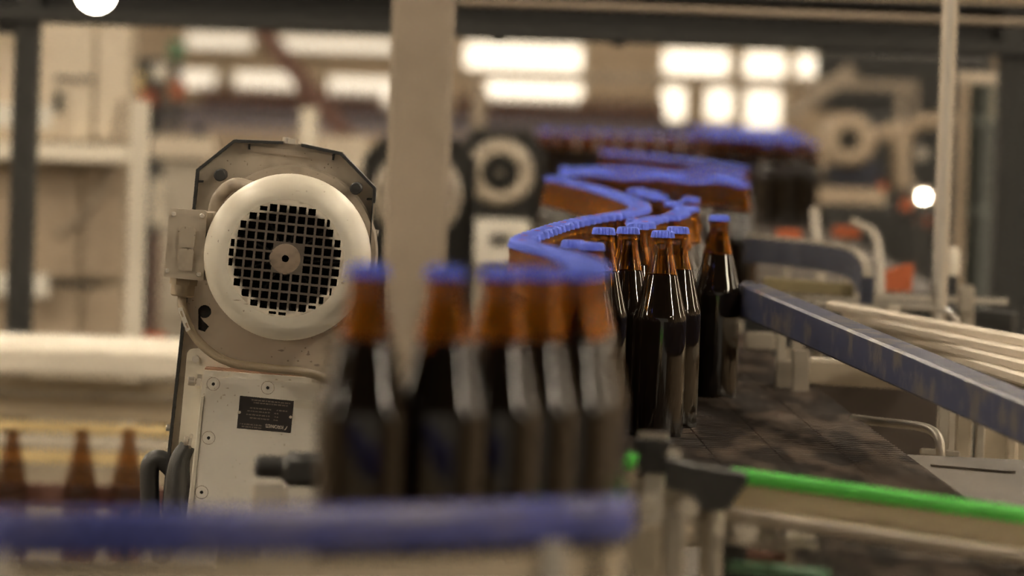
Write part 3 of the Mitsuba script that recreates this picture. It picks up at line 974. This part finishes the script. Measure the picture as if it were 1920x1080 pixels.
xr = thing('cross_rail', 'horizontal steel rail with a post clamp behind the pale track', 'rail')
part(xr, 'rail', bar(P(1470, 549, 9.6), P(1890, 566, 9.6), .012, .012), 'steel')
part(xr, 'rail', bar(P(1500, 562, 9.5), P(1700, 570, 9.5), .010, .010), 'steel')
part(xr, 'clamp', rbox((.026, .03, .05), P(1812, 562, 9.55), .004), 'dull_steel')
part(xr, 'post', bar(P(1813, 545, 9.6), P(1812, 640, 9.6), .024, .024, .003, (0, 1, 0)), 'dull_steel')
q = P(1812, 640, 9.6)
part(xr, 'foot', rbox((.024, .024, q[2]), (q[0], q[1], q[2] / 2)), 'dull_steel')
bt2 = thing('bent_tube', 'bent steel tube curving down at its right end behind the pale track', 'tube')
part(bt2, 'tube', tube(smooth_path([P(1525, 570, 9.3), P(1640, 574, 9.3), P(1745, 578, 9.3), P(1778, 586, 9.3), P(1792, 604, 9.3), P(1794, 640, 9.3), P(1790, 720, 9.3)], 8), .0068, 14), 'steel', 40)
part(bt2, 'tab', rbox((.02, .01, .026), P(1676, 585, 9.28), .002), 'bright_panel')
lf = thing('lower_frame', 'boxy stainless frame beam with short posts under the navy beam', 'frame')
part(lf, 'beam', bar(P(1478, 695, 8.4), P(1800, 712, 8.3), .04, .036, .003), 'steel_panel')
part(lf, 'top_flange', bar(P(1520, 674, 8.3), P(1690, 683, 8.3), .03, .006, .001), 'bright_panel')
part(lf, 'post', bar(P(1466, 600, 8.5), P(1463, 690, 8.5), .014, .014, .002, (0, 1, 0)), 'dull_steel')
part(lf, 'post', bar(P(1502, 655, 8.25), P(1500, 765, 8.25), .026, .026, .003, (0, 1, 0)), 'dull_steel')
part(lf, 'post', bar(P(1472, 675, 8.3), P(1468, 760, 8.3), .026, .026, .003, (0, 1, 0)), 'dull_steel')
part(lf, 'sheet', rbox((.20, .01, .12), P(1640, 780, 8.6), .001), 'void_shade')  # dark sheet stands in for the shaded void below the beam
q = P(1800, 712, 8.3)
part(lf, 'leg', rbox((.04, .04, q[2]), (q[0], q[1], q[2] / 2)), 'dull_steel')
lp = thing('loop_handle', 'bent steel tube loop beside the belt edge under the navy beam', 'handle')
part(lp, 'tube', tube(smooth_path([P(1600, 785, 7.6), P(1660, 792, 7.5), P(1725, 800, 7.4), P(1753, 812, 7.35), P(1763, 835, 7.3), P(1763, 880, 7.3)], 8), .0062, 14), 'dull_steel', 40)
part(lp, 'cross_bar', bar(P(1725, 846, 7.5), P(1800, 852, 7.5), .008, .009), 'dull_steel')
q = P(1763, 880, 7.3)
part(lp, 'stem', cyl(q, (q[0], q[1], 0), .0062, 10), 'dull_steel')
mc = thing('machine_cabinet', 'beige machine cabinet with vertical posts at the right edge under the navy beam', 'cabinet')
for x, w, m in [(1768, .016, 'dull_steel'), (1806, .020, 'steel_panel'), (1838, .012, 'dull_steel')]:
    q = P(x, 800, 7.75)
    part(mc, 'post', rbox((w, .03, 1.16), (q[0], q[1], .58)), m)
q = P(1905, 830, 7.8)
part(mc, 'panel', rbox((.10, .02, 1.15), (q[0] + .005, q[1] + .02, .575)), 'steel_panel')
q = P(1898, 830, 7.7)
part(mc, 'pipe', cyl((q[0], q[1], 0), (q[0], q[1], 1.15), .009, 12), 'steel_panel')
dk = PZ(1785, 872, BELT - .004)
dp = thing('deck_plate', 'flat grey-brown deck plate beside the belt at the right edge', 'plate')
e0, e1 = bside * (edge + .006) + bdir * 5.3, bside * (edge + .006) + bdir * 6.95
pg = Polygon([(e0[0], e0[1]), (e1[0], e1[1]), (e1[0] + .16, e1[1] - .03), (e0[0] + .3, e0[1])])
part(dp, 'plate', extrude(pg, .006, BELT - .010), 'deck_metal', False)
q = PZ(1840, 872, BELT)
part(dp, 'handle_slot', extrude(LineString([(q[0] - .05, q[1]), (q[0] + .025, q[1] - .06)]).buffer(.011), .004, BELT - .005), 'deck_metal', False)
part(dp, 'leg', rbox((.04, .04, BELT - .01), (e0[0] + .15, 5.9, (BELT - .01) / 2)), 'dull_steel')

# ------------------------------------------------------------------ big uprights and overhead beam
co = thing('column', 'beige square steel column behind the motor and the foreground bottles', 'column')
top, bot = P(791, -60, 10.0), P(780, 640, 10.0)
part(co, 'shaft', rbox((.112, .112, 3.2), ((top[0] + bot[0]) / 2, 10.0, 1.6), .008), 'column_paint', False)
part(co, 'foot', rbox((.22, .22, .02), ((top[0] + bot[0]) / 2, 10.0, .01), .003), 'column_paint', False)
fr = thing('portal_frame', 'dark steel portal frame with a heavy overhead beam and two uprights', 'frame')
FY = 12.3


def rect(x0, y0, x1, y1, y):
    """world x-range, z-range of a pixel rectangle on the plane y"""
    c = PY((x0 + x1) / 2, (y0 + y1) / 2, y)
    s = FPX / y
    w, h = (x1 - x0) / s, (y1 - y0) / s
    return c, w, h


c, w, h = rect(-900, -6, 2820, 52, FY)
zb = PY(960, 74, FY)[2]
part(fr, 'web', rbox((w, .02, .10), (c[0], FY + .04, zb + .052)), 'dark_frame')
part(fr, 'bottom_flange', rbox((w, .10, .012), (c[0], FY, zb + .006)), 'dark_frame')
part(fr, 'top_flange', rbox((w, .10, .012), (c[0], FY, zb + .108)), 'dark_frame')
part(fr, 'face', rbox((w, .012, .03), (c[0], FY - .05, zb + .018)), 'dark_frame')
for x in (935, 1158):
    q = PY(x, 80, FY)
    part(fr, 'bolt', cyl((q[0], FY - .03, zb - .008), (q[0], FY - .03, zb + .01), .014, 10), 'dark_void')
q = PY(44, 340, FY)
part(fr, 'upright', rbox((.052, .08, zb + .1), (q[0], FY, (zb + .1) / 2)), 'dark_frame')
q = PY(1895, 300, FY)
part(fr, 'upright', rbox((.082, .08, zb + .1), (q[0] + .008, FY, (zb + .1) / 2)), 'dark_frame')
part(fr, 'gusset', rbox((.06, .02, .03), (PY(20, 70, FY)[0], FY - .02, zb - .012)), 'dark_frame')
cd = whole('conduit', 'thin grey conduit pipe running along the dark overhead beam', 'pipe', tube([P(860, 4, 11.3), P(1180, 14, 11.3), P(1860, 40, 11.3), P(2500, 62, 11.3)], .008, 12), 'column_paint', 40)
po = thing('steel_pole', 'slim shiny steel pole standing at the right in front of the dark upright', 'pole')
pa, pb = P(1788, -60, 9.3), P(1757, 545, 9.3)
part(po, 'pole', cyl((pa[0] * .5 + pb[0] * .5, 9.3, 1.2), (pa[0] * .5 + pb[0] * .5, 9.3, 3.0), .0135, 20), 'steel', 40)
part(po, 'lower_pole', cyl((pa[0] * .5 + pb[0] * .5, 9.3, 0), (pa[0] * .5 + pb[0] * .5, 9.3, 1.2), .0135, 20), 'dull_steel', 40)

# ------------------------------------------------------------------ more motors behind
def far_motor(label, px, py, d, r, inner_r, body, plate=True, dx=0):
    k = thing('drive_motor', label, 'motor')
    c = P(px, py, d)
    F = frame(c, (1, 0, 0), (0, 0, 1), (0, -1, 0))
    ri = inner_r
    m = lathe([(ri, 0), (r * .80, 0), (r * .93, -.010), (r, -.028), (r, -.10), (ri, -.10), (ri, 0)], 48)
    part(k, 'fan_cover', m.apply_transform(F), body)
    bars = []
    n = int(ri / .0065)
    for i in range(-n, n + 1, 2):
        t = i * .0065
        hl = math.sqrt(max(ri * ri - t * t, 0))
        if hl > .004:
            bars += [rbox((.003, 2 * hl, .002), (t, 0, -.003), .0004), rbox((2 * hl, .003, .002), (0, t, -.003), .0004)]
    part(k, 'fan_grille', cat(bars).apply_transform(F), 'dark_frame', False)
    part(k, 'fan', lathe([(0, -.02), (ri * .25, -.02), (ri * .28, -.03), (ri * .9, -.05), (ri * .9, -.055), (0, -.055)], 32).apply_transform(F), 'dark_void')
    part(k, 'hub', lathe([(0, -.006), (ri * .22, -.006), (ri * .25, -.02), (0, -.02)], 24).apply_transform(F), 'grey_casting')
    part(k, 'housing', lathe([(0, -.26), (r * .92, -.26), (r * .92, -.09), (0, -.09)], 40).apply_transform(F), 'grey_casting')
    if plate:
        e = r * 1.25
        pg = Polygon([(-e * .62, e), (e * .62, e), (e, e * .6), (e, -3 * e), (-e, -3 * e), (-e, e * .6)])
        part(k, 'plate', extrude(pg, .006, -.27).apply_transform(F), 'dark_frame', False)
        part(k, 'trim', extrude(pg.buffer(.003).difference(pg.buffer(-.004)), .03, -.275).apply_transform(F), 'rubber', False)
    part(k, 'stand', rbox((.12, .1, c[2] - r), (c[0], c[1] + .22, (c[2] - r) / 2)), 'dark_frame')
    return k


far_motor('blurred grey-green electric motor with a dark round fan opening right of the beige column', 938, 324, 15.0, .0905, .050, 'grey_casting')
far_motor('blurred motor half hidden behind the beige column', 782, 366, 13.0, .105, .060, 'grey_casting')
far_motor('blurred beige motor with a small dark centre at the upper right behind the bottles', 1592, 262, 17.0, .085, .032, 'lower_panel', False)
gb3 = thing('gearbox', 'blurred white gearbox cover with a small dark plate below the far motor', 'gearbox')
c = P(932, 455, 14.8)
part(gb3, 'cover', rbox((.172, .06, .125), c, .008), 'gearbox_paint')
part(gb3, 'plate', rbox((.050, .004, .026), P(938, 450, 14.76), .001), 'label_black')
part(gb3, 'stand', rbox((.12, .05, c[2] - .06), (c[0], c[1] + .06, (c[2] - .06) / 2)), 'dull_steel')

# ------------------------------------------------------------------ left background
def panel(k, nm, r, y, th, m, b=.004):
    c, w, h = rect(*r, y)
    return part(k, nm, rbox((w, th, h), c, b), m)


LY = 16.0
cab = thing('filler_cabinet', 'tall pale cabinet wall of the filling machine at the far left', 'cabinet')
panel(cab, 'door', (72, 40, 176, 262), LY, .04, 'pale_panel')
panel(cab, 'door', (181, 44, 242, 262), LY, .04, 'pale_panel')
panel(cab, 'ledge', (-80, 268, 238, 300), LY - .1, .16, 'bright_panel')
panel(cab, 'door', (64, 312, 150, 520), LY, .04, 'lower_panel')
panel(cab, 'door', (155, 314, 236, 520), LY, .04, 'lower_panel')
panel(cab, 'drawer', (60, 538, 150, 655), LY, .04, 'lower_panel')
panel(cab, 'drawer', (155, 540, 234, 655), LY, .04, 'lower_panel')
panel(cab, 'door', (-90, 92, 36, 262), LY, .04, 'pale_panel')
panel(cab, 'door', (-90, 312, 36, 655), LY, .04, 'lower_panel')
panel(cab, 'carcass', (-90, 40, 240, 1100), LY + .12, .16, 'steel_panel')
for r in [(100, 144, 180, 150), (95, 528, 180, 536)]:
    panel(cab, 'handle', r, LY - .05, .02, 'dark_frame')
for r in [(-40, 196, 100, 240), (-40, 512, 92, 556)]:
    panel(cab, 'light_rail', r, LY - .12, .03, 'white_plastic')
panel(cab, 'hinge', (102, 172, 116, 212), LY - .04, .03, 'dark_frame')
part(cab, 'hose', tube(smooth_path([P(228, 190, 15.97), P(205, 320, 15.97), P(160, 400, 15.97), P(110, 440, 15.97)], 8), .010, 10), 'column_paint', 40)
wp = thing('white_post', 'white square post standing behind the left of the motor', 'post')
q = PY(257, 400, 14.0)
part(wp, 'post', rbox((.046, .046, PY(262, 188, 14.0)[2]), (q[0], 14.0, PY(262, 188, 14.0)[2] / 2), .004), 'bright_panel')
wp2 = thing('white_post', 'short pale post rising behind the top of the motor housing', 'post')
q = PY(578, 240, 17.0)
z1 = PY(578, 202, 17.0)[2]
part(wp2, 'post', rbox((.055, .05, z1), (q[0], 17.0, z1 / 2), .004), 'bright_panel')
ld = thing('machine_table', 'bright cream machine table edge at the far left behind the gearbox', 'table')
c, w, h = rect(-80, 652, 345, 706, 11.4)
part(ld, 'edge', rbox((w, .05, h), c, .01), 'bright_panel')
part(ld, 'top', rbox((w, .5, .012), (c[0], c[1] + .27, c[2] + h / 2 - .004), .003), 'bright_panel')
c2, w2, h2 = rect(-80, 712, 345, 786, 11.5)
part(ld, 'apron', rbox((w2, .04, h2), c2, .004), 'steel_panel')
for y0, y1, m in [(735, 744, 'dull_steel'), (792, 812, 'yellow'), (818, 838, 'bright_panel'), (846, 870, 'yellow'), (876, 1000, 'steel_panel')]:
    panel(ld, 'reflection_slat', (-80, y0, 340, y1), 11.45, .03, m)  # yellow and bright bands paint the reflected streaks of a steel panel
part(ld, 'leg', rbox((.06, .06, c[2] - .02), (c[0] - w * .3, c[1] + .3, (c[2] - .02) / 2)), 'dull_steel')
part(ld, 'leg', rbox((.06, .06, c[2] - .02), (c[0] + w * .4, c[1] + .3, (c[2] - .02) / 2)), 'dull_steel')

# empties on the left conveyor
EMPTY = {'glass': mikit.ply(lathe(OUT[3:-1], 28), 'thin_amber', smooth=40)}
ez = BELT - .06
for px, lab in [(-60, None), (24, 'empty brown bottle without cap at the left edge on the far left conveyor'), (154, 'empty brown bottle without cap, middle one on the far left conveyor'), (242, 'empty brown bottle without cap beside the lever handle on the far left conveyor')]:
    if lab:
        q = P(px, 806, 10.9)
        bottle((q[0], q[1], q[2] - .259), lab, None, EMPTY, name='empty_bottle')
        ez = q[2] - .259
lc = thing('left_conveyor', 'dark conveyor at the far left carrying the empty brown bottles', 'conveyor')
q = P(130, 1040, 10.9)
part(lc, 'belt', rbox((1.2, .1, .01), (q[0] - .25, 10.9, ez - .012), .002), 'dark_belt')
part(lc, 'back_rail', rbox((1.2, .012, .05), (q[0] - .25, 10.97, P(130, 924, 10.97)[2] - .01), .003), 'brown_crate')
part(lc, 'bed', rbox((1.2, .08, .07), (q[0] - .25, 10.9, ez - .055), .003), 'dark_frame')
for dx in (-.6, .1):
    part(lc, 'leg', rbox((.05, .05, ez - .09), (q[0] + dx, 10.9, (ez - .09) / 2)), 'dark_frame')
    part(lc, 'rail_post', rbox((.02, .02, .26), (q[0] + dx, 10.99, P(130, 924, 10.97)[2] - .13)), 'dark_frame')

# middle background: far conveyor with empties, brace, lights
fc = thing('far_conveyor', 'long grey-violet conveyor side far back, with stripes below a row of brown bottles', 'conveyor')
for y0, y1, m in [(206, 226, 'violet_side'), (228, 238, 'dark_frame'), (240, 250, 'violet_side')]:
    panel(fc, 'side', (270, y0 + 4, 1300, y1 + 4), 28.0, .06, m)
c, w, h = rect(270, 204, 1300, 208, 28.0)
part(fc, 'belt', rbox((w, .16, .012), (c[0], 28.0, PY(785, 212, 28)[2]), .002), 'dark_belt')
zt = PY(785, 212, 28)[2] + .006
for x in (-1.6, .2, .9):
    part(fc, 'leg', rbox((.08, .08, zt - .1), (x, 28.05, (zt - .1) / 2)), 'dark_frame')
small = mikit.ply(lathe([(0, 0), (.032, 0), (.0338, .01), (.0338, .148), (.0150, .229), (.0127, .2435), (.0140, .252), (0, .254)], 10), 'far_bottle', smooth=40)
smz = .6
for k in range(46):
    px = 384 + 19 * k
    if 725 < px < 850:
        continue
    q = PY(px, 0, 28.0)
    kk = thing('brown_bottle', f'tiny brown bottle, {ORD[k]} place from left in the far row on the violet conveyor', 'bottle', 'far row on the violet conveyor')
    scene[kk] = {**small, 'to_world': T().translate([float(at_dz(px, 28.0, zt)[0]), 28.0, zt]).scale([.75, .75, .42])}
br = thing('brace', 'diagonal brown brace crossing the windows left of the column', 'brace')
part(br, 'strut', bar(P(462, 20, 24), P(655, 262, 24), .06, .07), 'brown_crate', False)
q = P(655, 262, 24)
part(br, 'post', rbox((.06, .06, q[2]), (q[0], q[1], q[2] / 2)), 'brown_crate')
for r, y, m, nm, lab, ct in [((282, 256, 404, 298), 19.0, 'pale_panel', 'machine_cover', 'pale pinkish machine cover left of the motor top', 'machine cover'),
                             ((284, 335, 372, 425), 19.2, 'bright_panel', 'machine_cover', 'bright cream machine cover directly left of the terminal box', 'machine cover'),
                             ((286, 440, 350, 640), 19.5, 'brown_crate', 'machine_cover', 'dull brown machine cover low behind the cable gland', 'machine cover'),
                             ((600, 255, 690, 320), 19.4, 'pale_panel', 'machine_cover', 'pale machine cover between the motor housing and the column', 'machine cover'),
                             ((268, 625, 310, 655), 15.0, 'orange', 'warning_tag', 'small reddish tag low behind the white post', 'tag')]:
    k = thing(nm, lab, ct)
    panel(k, 'sheet', r, y, .05, m, .006)
    c, w, h = rect(*r, y)
    part(k, 'stand', rbox((w * .6, .04, c[2] - h / 2), (c[0], c[1] + .05, (c[2] - h / 2) / 2)), 'dull_steel')
sl = thing('signal_light', 'slim signal tower with a green lamp at the upper left of the windows', 'signal light')
c = P(332, 94, 22.0)
part(sl, 'lamp', cyl((c[0], 22, c[2] - .035), (c[0], 22, c[2] + .035), .03, 16, .006), 'signal_and_shade_green')
part(sl, 'red_lamp', cyl((c[0] + .01, 22, c[2] - .19), (c[0] + .01, 22, c[2] - .12), .03, 16, .006), 'signal_red')
part(sl, 'pole', cyl((c[0], 22.02, 0), (c[0], 22.02, c[2] + .03), .018, 12), 'dark_frame')
sl2 = thing('signal_light', 'small machine post with yellow and reddish lamps beside the pale cabinet', 'signal light')
c = P(252, 150, 20.0)
part(sl2, 'yellow_lamp', cyl((c[0], 20, c[2] - .05), (c[0], 20, c[2] + .03), .03, 16, .006), 'yellow')
part(sl2, 'red_lamp', cyl((c[0] + .05, 20, c[2] - .09), (c[0] + .05, 20, c[2] - .04), .03, 16, .006), 'signal_red')
part(sl2, 'white_lamp', cyl((c[0] + .09, 20, c[2] + .0), (c[0] + .09, 20, c[2] + .06), .03, 16, .006), 'white_plastic')
part(sl2, 'pole', rbox((.12, .02, c[2] + .08), (c[0] + .05, 20.05, (c[2] + .08) / 2)), 'dark_frame')

# glowing lamps in view
rl = thing('round_lamp', 'big glowing round lamp at the top left edge of the picture', 'lamp')
c = P(180, -14, 9.2)
part(rl, 'globe', trimesh.creation.icosphere(3, .036).apply_translation(c), 'lamp_surface', True, emitter=emit(9.0))
part(rl, 'stem', cyl(c + [0, 0, .035], c + [0, 0, 5.5 - c[2]], .006, 8), 'dark_frame')
wl = thing('work_lamp', 'small glowing work lamp at the right beside the steel pole', 'lamp')
c = P(1732, 369, 15.5)
part(wl, 'lens', rbox((.026, .02, .026), c, .006), 'lamp_surface', False, emitter=emit(22.0))
part(wl, 'body', rbox((.05, .06, .05), c + [0, .045, .0], .008), 'pale_panel')
part(wl, 'stem', cyl(c + [0, .05, 0], (c[0], c[1] + .05, 0), .012, 8), 'dark_frame')

# ------------------------------------------------------------------ right background machines
rm = thing('pipe_frame', 'grey frame of horizontal and upright pipes at the upper right', 'pipe frame')
part(rm, 'beam', bar(P(880, 138, 20), P(1720, 162, 20), .05, .032), 'column_paint')
part(rm, 'upright', bar(P(1690, 160, 20), P(1686, 250, 20), .03, .03, .003, (0, 1, 0)), 'column_paint')
part(rm, 'upright', bar(P(1716, 160, 20), P(1712, 250, 20), .02, .03, .003, (0, 1, 0)), 'column_paint')
q = P(1700, 250, 20)
part(rm, 'leg', rbox((.06, .06, q[2]), (q[0], q[1], q[2] / 2)), 'dark_frame')
q = P(900, 140, 20)
part(rm, 'leg', rbox((.05, .06, q[2]), (q[0], q[1], q[2] / 2)), 'column_paint')
dm = thing('packing_machine', 'large dark machine body behind the right-hand motors and lamp', 'machine')
c, w, h = rect(1480, 200, 1860, 560, 21.0)
panel(dm, 'body', (1560, 215, 1860, 620), 23.6, .2, 'dark_frame', .02)
panel(dm, 'base', (1400, 380, 1860, 1000), 23.2, .2, 'dark_frame', .02)
panel(dm, 'hood', (1530, 96, 1860, 215), 24.2, .2, 'dark_frame', .02)
panel(dm, 'leg', (1600, 600, 1840, 1000), 23.5, .1, 'dark_frame')
c, w, h = rect(1600, 1000, 1840, 1000.1, 23.5)
part(dm, 'plinth', rbox((.7, .3, c[2]), (c[0], 23.5, c[2] / 2)), 'dark_frame')
part(dm, 'duct', tube(smooth_path([P(1700, 228, 17.2), P(1690, 270, 17.2), P(1688, 330, 17.2), P(1700, 352, 17.2)], 8), .032, 18), 'lower_panel', 40)
part(dm, 'duct', tube([P(1646, 255, 17.5), P(1690, 240, 17.5)], .028, 16), 'lower_panel', 40)
part(dm, 'duct', tube([P(1712, 232, 17.5), P(1790, 222, 17.5)], .026, 16), 'lower_panel', 40)
part(dm, 'slanted_pipe', bar(P(1480, 215, 19), P(1600, 130, 19), .05, .05), 'column_paint')
part(dm, 'valve', cyl(P(1728, 288, 17.3), P(1728, 288, 17.25), .022, 16, .004), 'steel')
for r in [(1534, 352, 1662, 384)]:
    panel(dm, 'bright_bar', r, 16.5, .04, 'lower_panel')
panel(dm, 'motor_box', (1560, 300, 1650, 350), 17.2, .1, 'navy', .008)
for x, y, s in [(1700, 385, .03), (1730, 415, .03), (1655, 350, .022)]:
    part(dm, 'orange_part', rbox((s * 1.1, .03, s), P(x, y, 16.0), .005), 'orange')
for i, (x0, y0, x1, y1, d) in enumerate([(1455, 430, 1502, 462, 11.5), (1562, 424, 1612, 446, 12.5), (1580, 466, 1600, 482, 11.0), (1652, 500, 1712, 545, 10.6)]):
    c, w, h = rect(x0, y0, x1, y1, d)
    m = rbox((w, .05, h), c, .004)
    if i == 3:
        m = extrude(Polygon([(-w / 2, -h / 2), (w / 2 - .004, -h / 2), (w / 2, h / 2 + .006), (w / 2 - .012, h / 2 + .006), (-w / 2, h / 2 - .012)]), .04, -.02).apply_transform(frame(c, (1, 0, 0), (0, 0, 1), (0, -1, 0)))
    k = thing('orange_guide', ['orange guide block nearest the bottles above the curved navy rail', 'wide orange guide block below the bright bar at the right', 'small orange block at the end of the curved navy rail', 'large orange wedge block in front of the steel pole foot'][i], 'guide block')
    part(k, 'block', m, 'orange', False)
    part(k, 'stem', rbox((.012, .012, c[2] - h / 2), (c[0], c[1] + .02, (c[2] - h / 2) / 2)), 'dull_steel')
cr = thing('guide_rail', 'curved dark navy guide rail right of the lone bottle', 'guide rail')
cp2 = smooth_path([P(1405, 468, 9.9), P(1470, 474, 9.8), P(1550, 484, 9.6), P(1600, 496, 9.4), P(1622, 520, 9.2), P(1626, 545, 9.1)], 8)
z = cp2[:, 2].mean()
part(cr, 'rail', sweep(cp2, [(-.01, -.022), (.01, -.022), (.01, .022), (-.01, .022)]), 'navy', False)
part(cr, 'cap_strip', sweep(cp2 + [0, 0, .024], [(-.008, -.002), (.008, -.002), (.008, .003), (-.008, .003)]), 'dull_steel', False)
part(cr, 'bracket', tube(smooth_path([P(1528, 395, 10.4), P(1530, 430, 10.3), P(1536, 470, 10.0), P(1540, 560, 9.9)], 6), .010, 12), 'dull_steel', 40)
part(cr, 'bracket', tube(smooth_path([P(1600, 415, 10.4), P(1640, 440, 10.3), P(1650, 500, 10.0), P(1650, 560, 9.9)], 6), .009, 12), 'dull_steel', 40)
q = P(1540, 560, 9.9)
part(cr, 'foot', cyl(q, (q[0], q[1], 0), .010, 10), 'dull_steel')
ys2 = thing('side_guide', 'dull yellow-grey guide plate between the curved navy rail and the navy beam', 'guide plate')
part(ys2, 'plate', bar(P(1430, 532, 9.2), P(1600, 545, 9.2), .02, .022), 'ochre')
q = P(1500, 540, 9.25)
part(ys2, 'stem', rbox((.02, .02, q[2]), (q[0], q[1] + .01, q[2] / 2)), 'dull_steel')
sd = thing('low_conveyor', 'dark conveyor side with brackets behind the lone bottle', 'conveyor')
part(sd, 'side', bar(P(1400, 590, 9.9), P(1900, 640, 9.7), .03, .10), 'dark_frame')
part(sd, 'bracket', rbox((.05, .03, .03), P(1425, 640, 9.0), .004), 'dull_steel')
q = P(1700, 620, 9.85)
part(sd, 'leg', rbox((.05, .05, q[2]), (q[0], q[1] + .05, q[2] / 2)), 'dark_frame')
gp2 = thing('glass_screen', 'greenish glass machine screen in a pale frame beside the right upright', 'screen')
c, w, h = rect(1806, 150, 1862, 640, 13.0)
part(gp2, 'pane', rbox((w, .006, h + .6), (c[0], c[1], c[2] - .3), .001), 'clear_pane', False)
part(gp2, 'frame', rbox((.026, .03, 1.62), (PY(1800, 400, 13)[0], 13.0, .81), .003), 'lower_panel')
part(gp2, 'top_rail', rbox((w + .05, .03, .03), (c[0], 13.0, PY(1830, 146, 13)[2]), .003), 'pale_panel')
cn = thing('canister', 'small pale canister standing right of the steel pole foot', 'canister')
q = P(1783, 517, 10.0)
part(cn, 'body', lathe([(0, 0), (.014, 0), (.016, .004), (.016, .042), (.012, .050), (0, .052)], 20).apply_translation(q), 'bright_panel', 40)
part(cn, 'base', cyl((q[0], q[1], 0), (q[0], q[1], q[2]), .013, 12), 'rubber')

for k, v in labels.items():
    assert 'label' not in v or 3 <= len(v['label'].split()) <= 16 or '__' in k, (k, v)
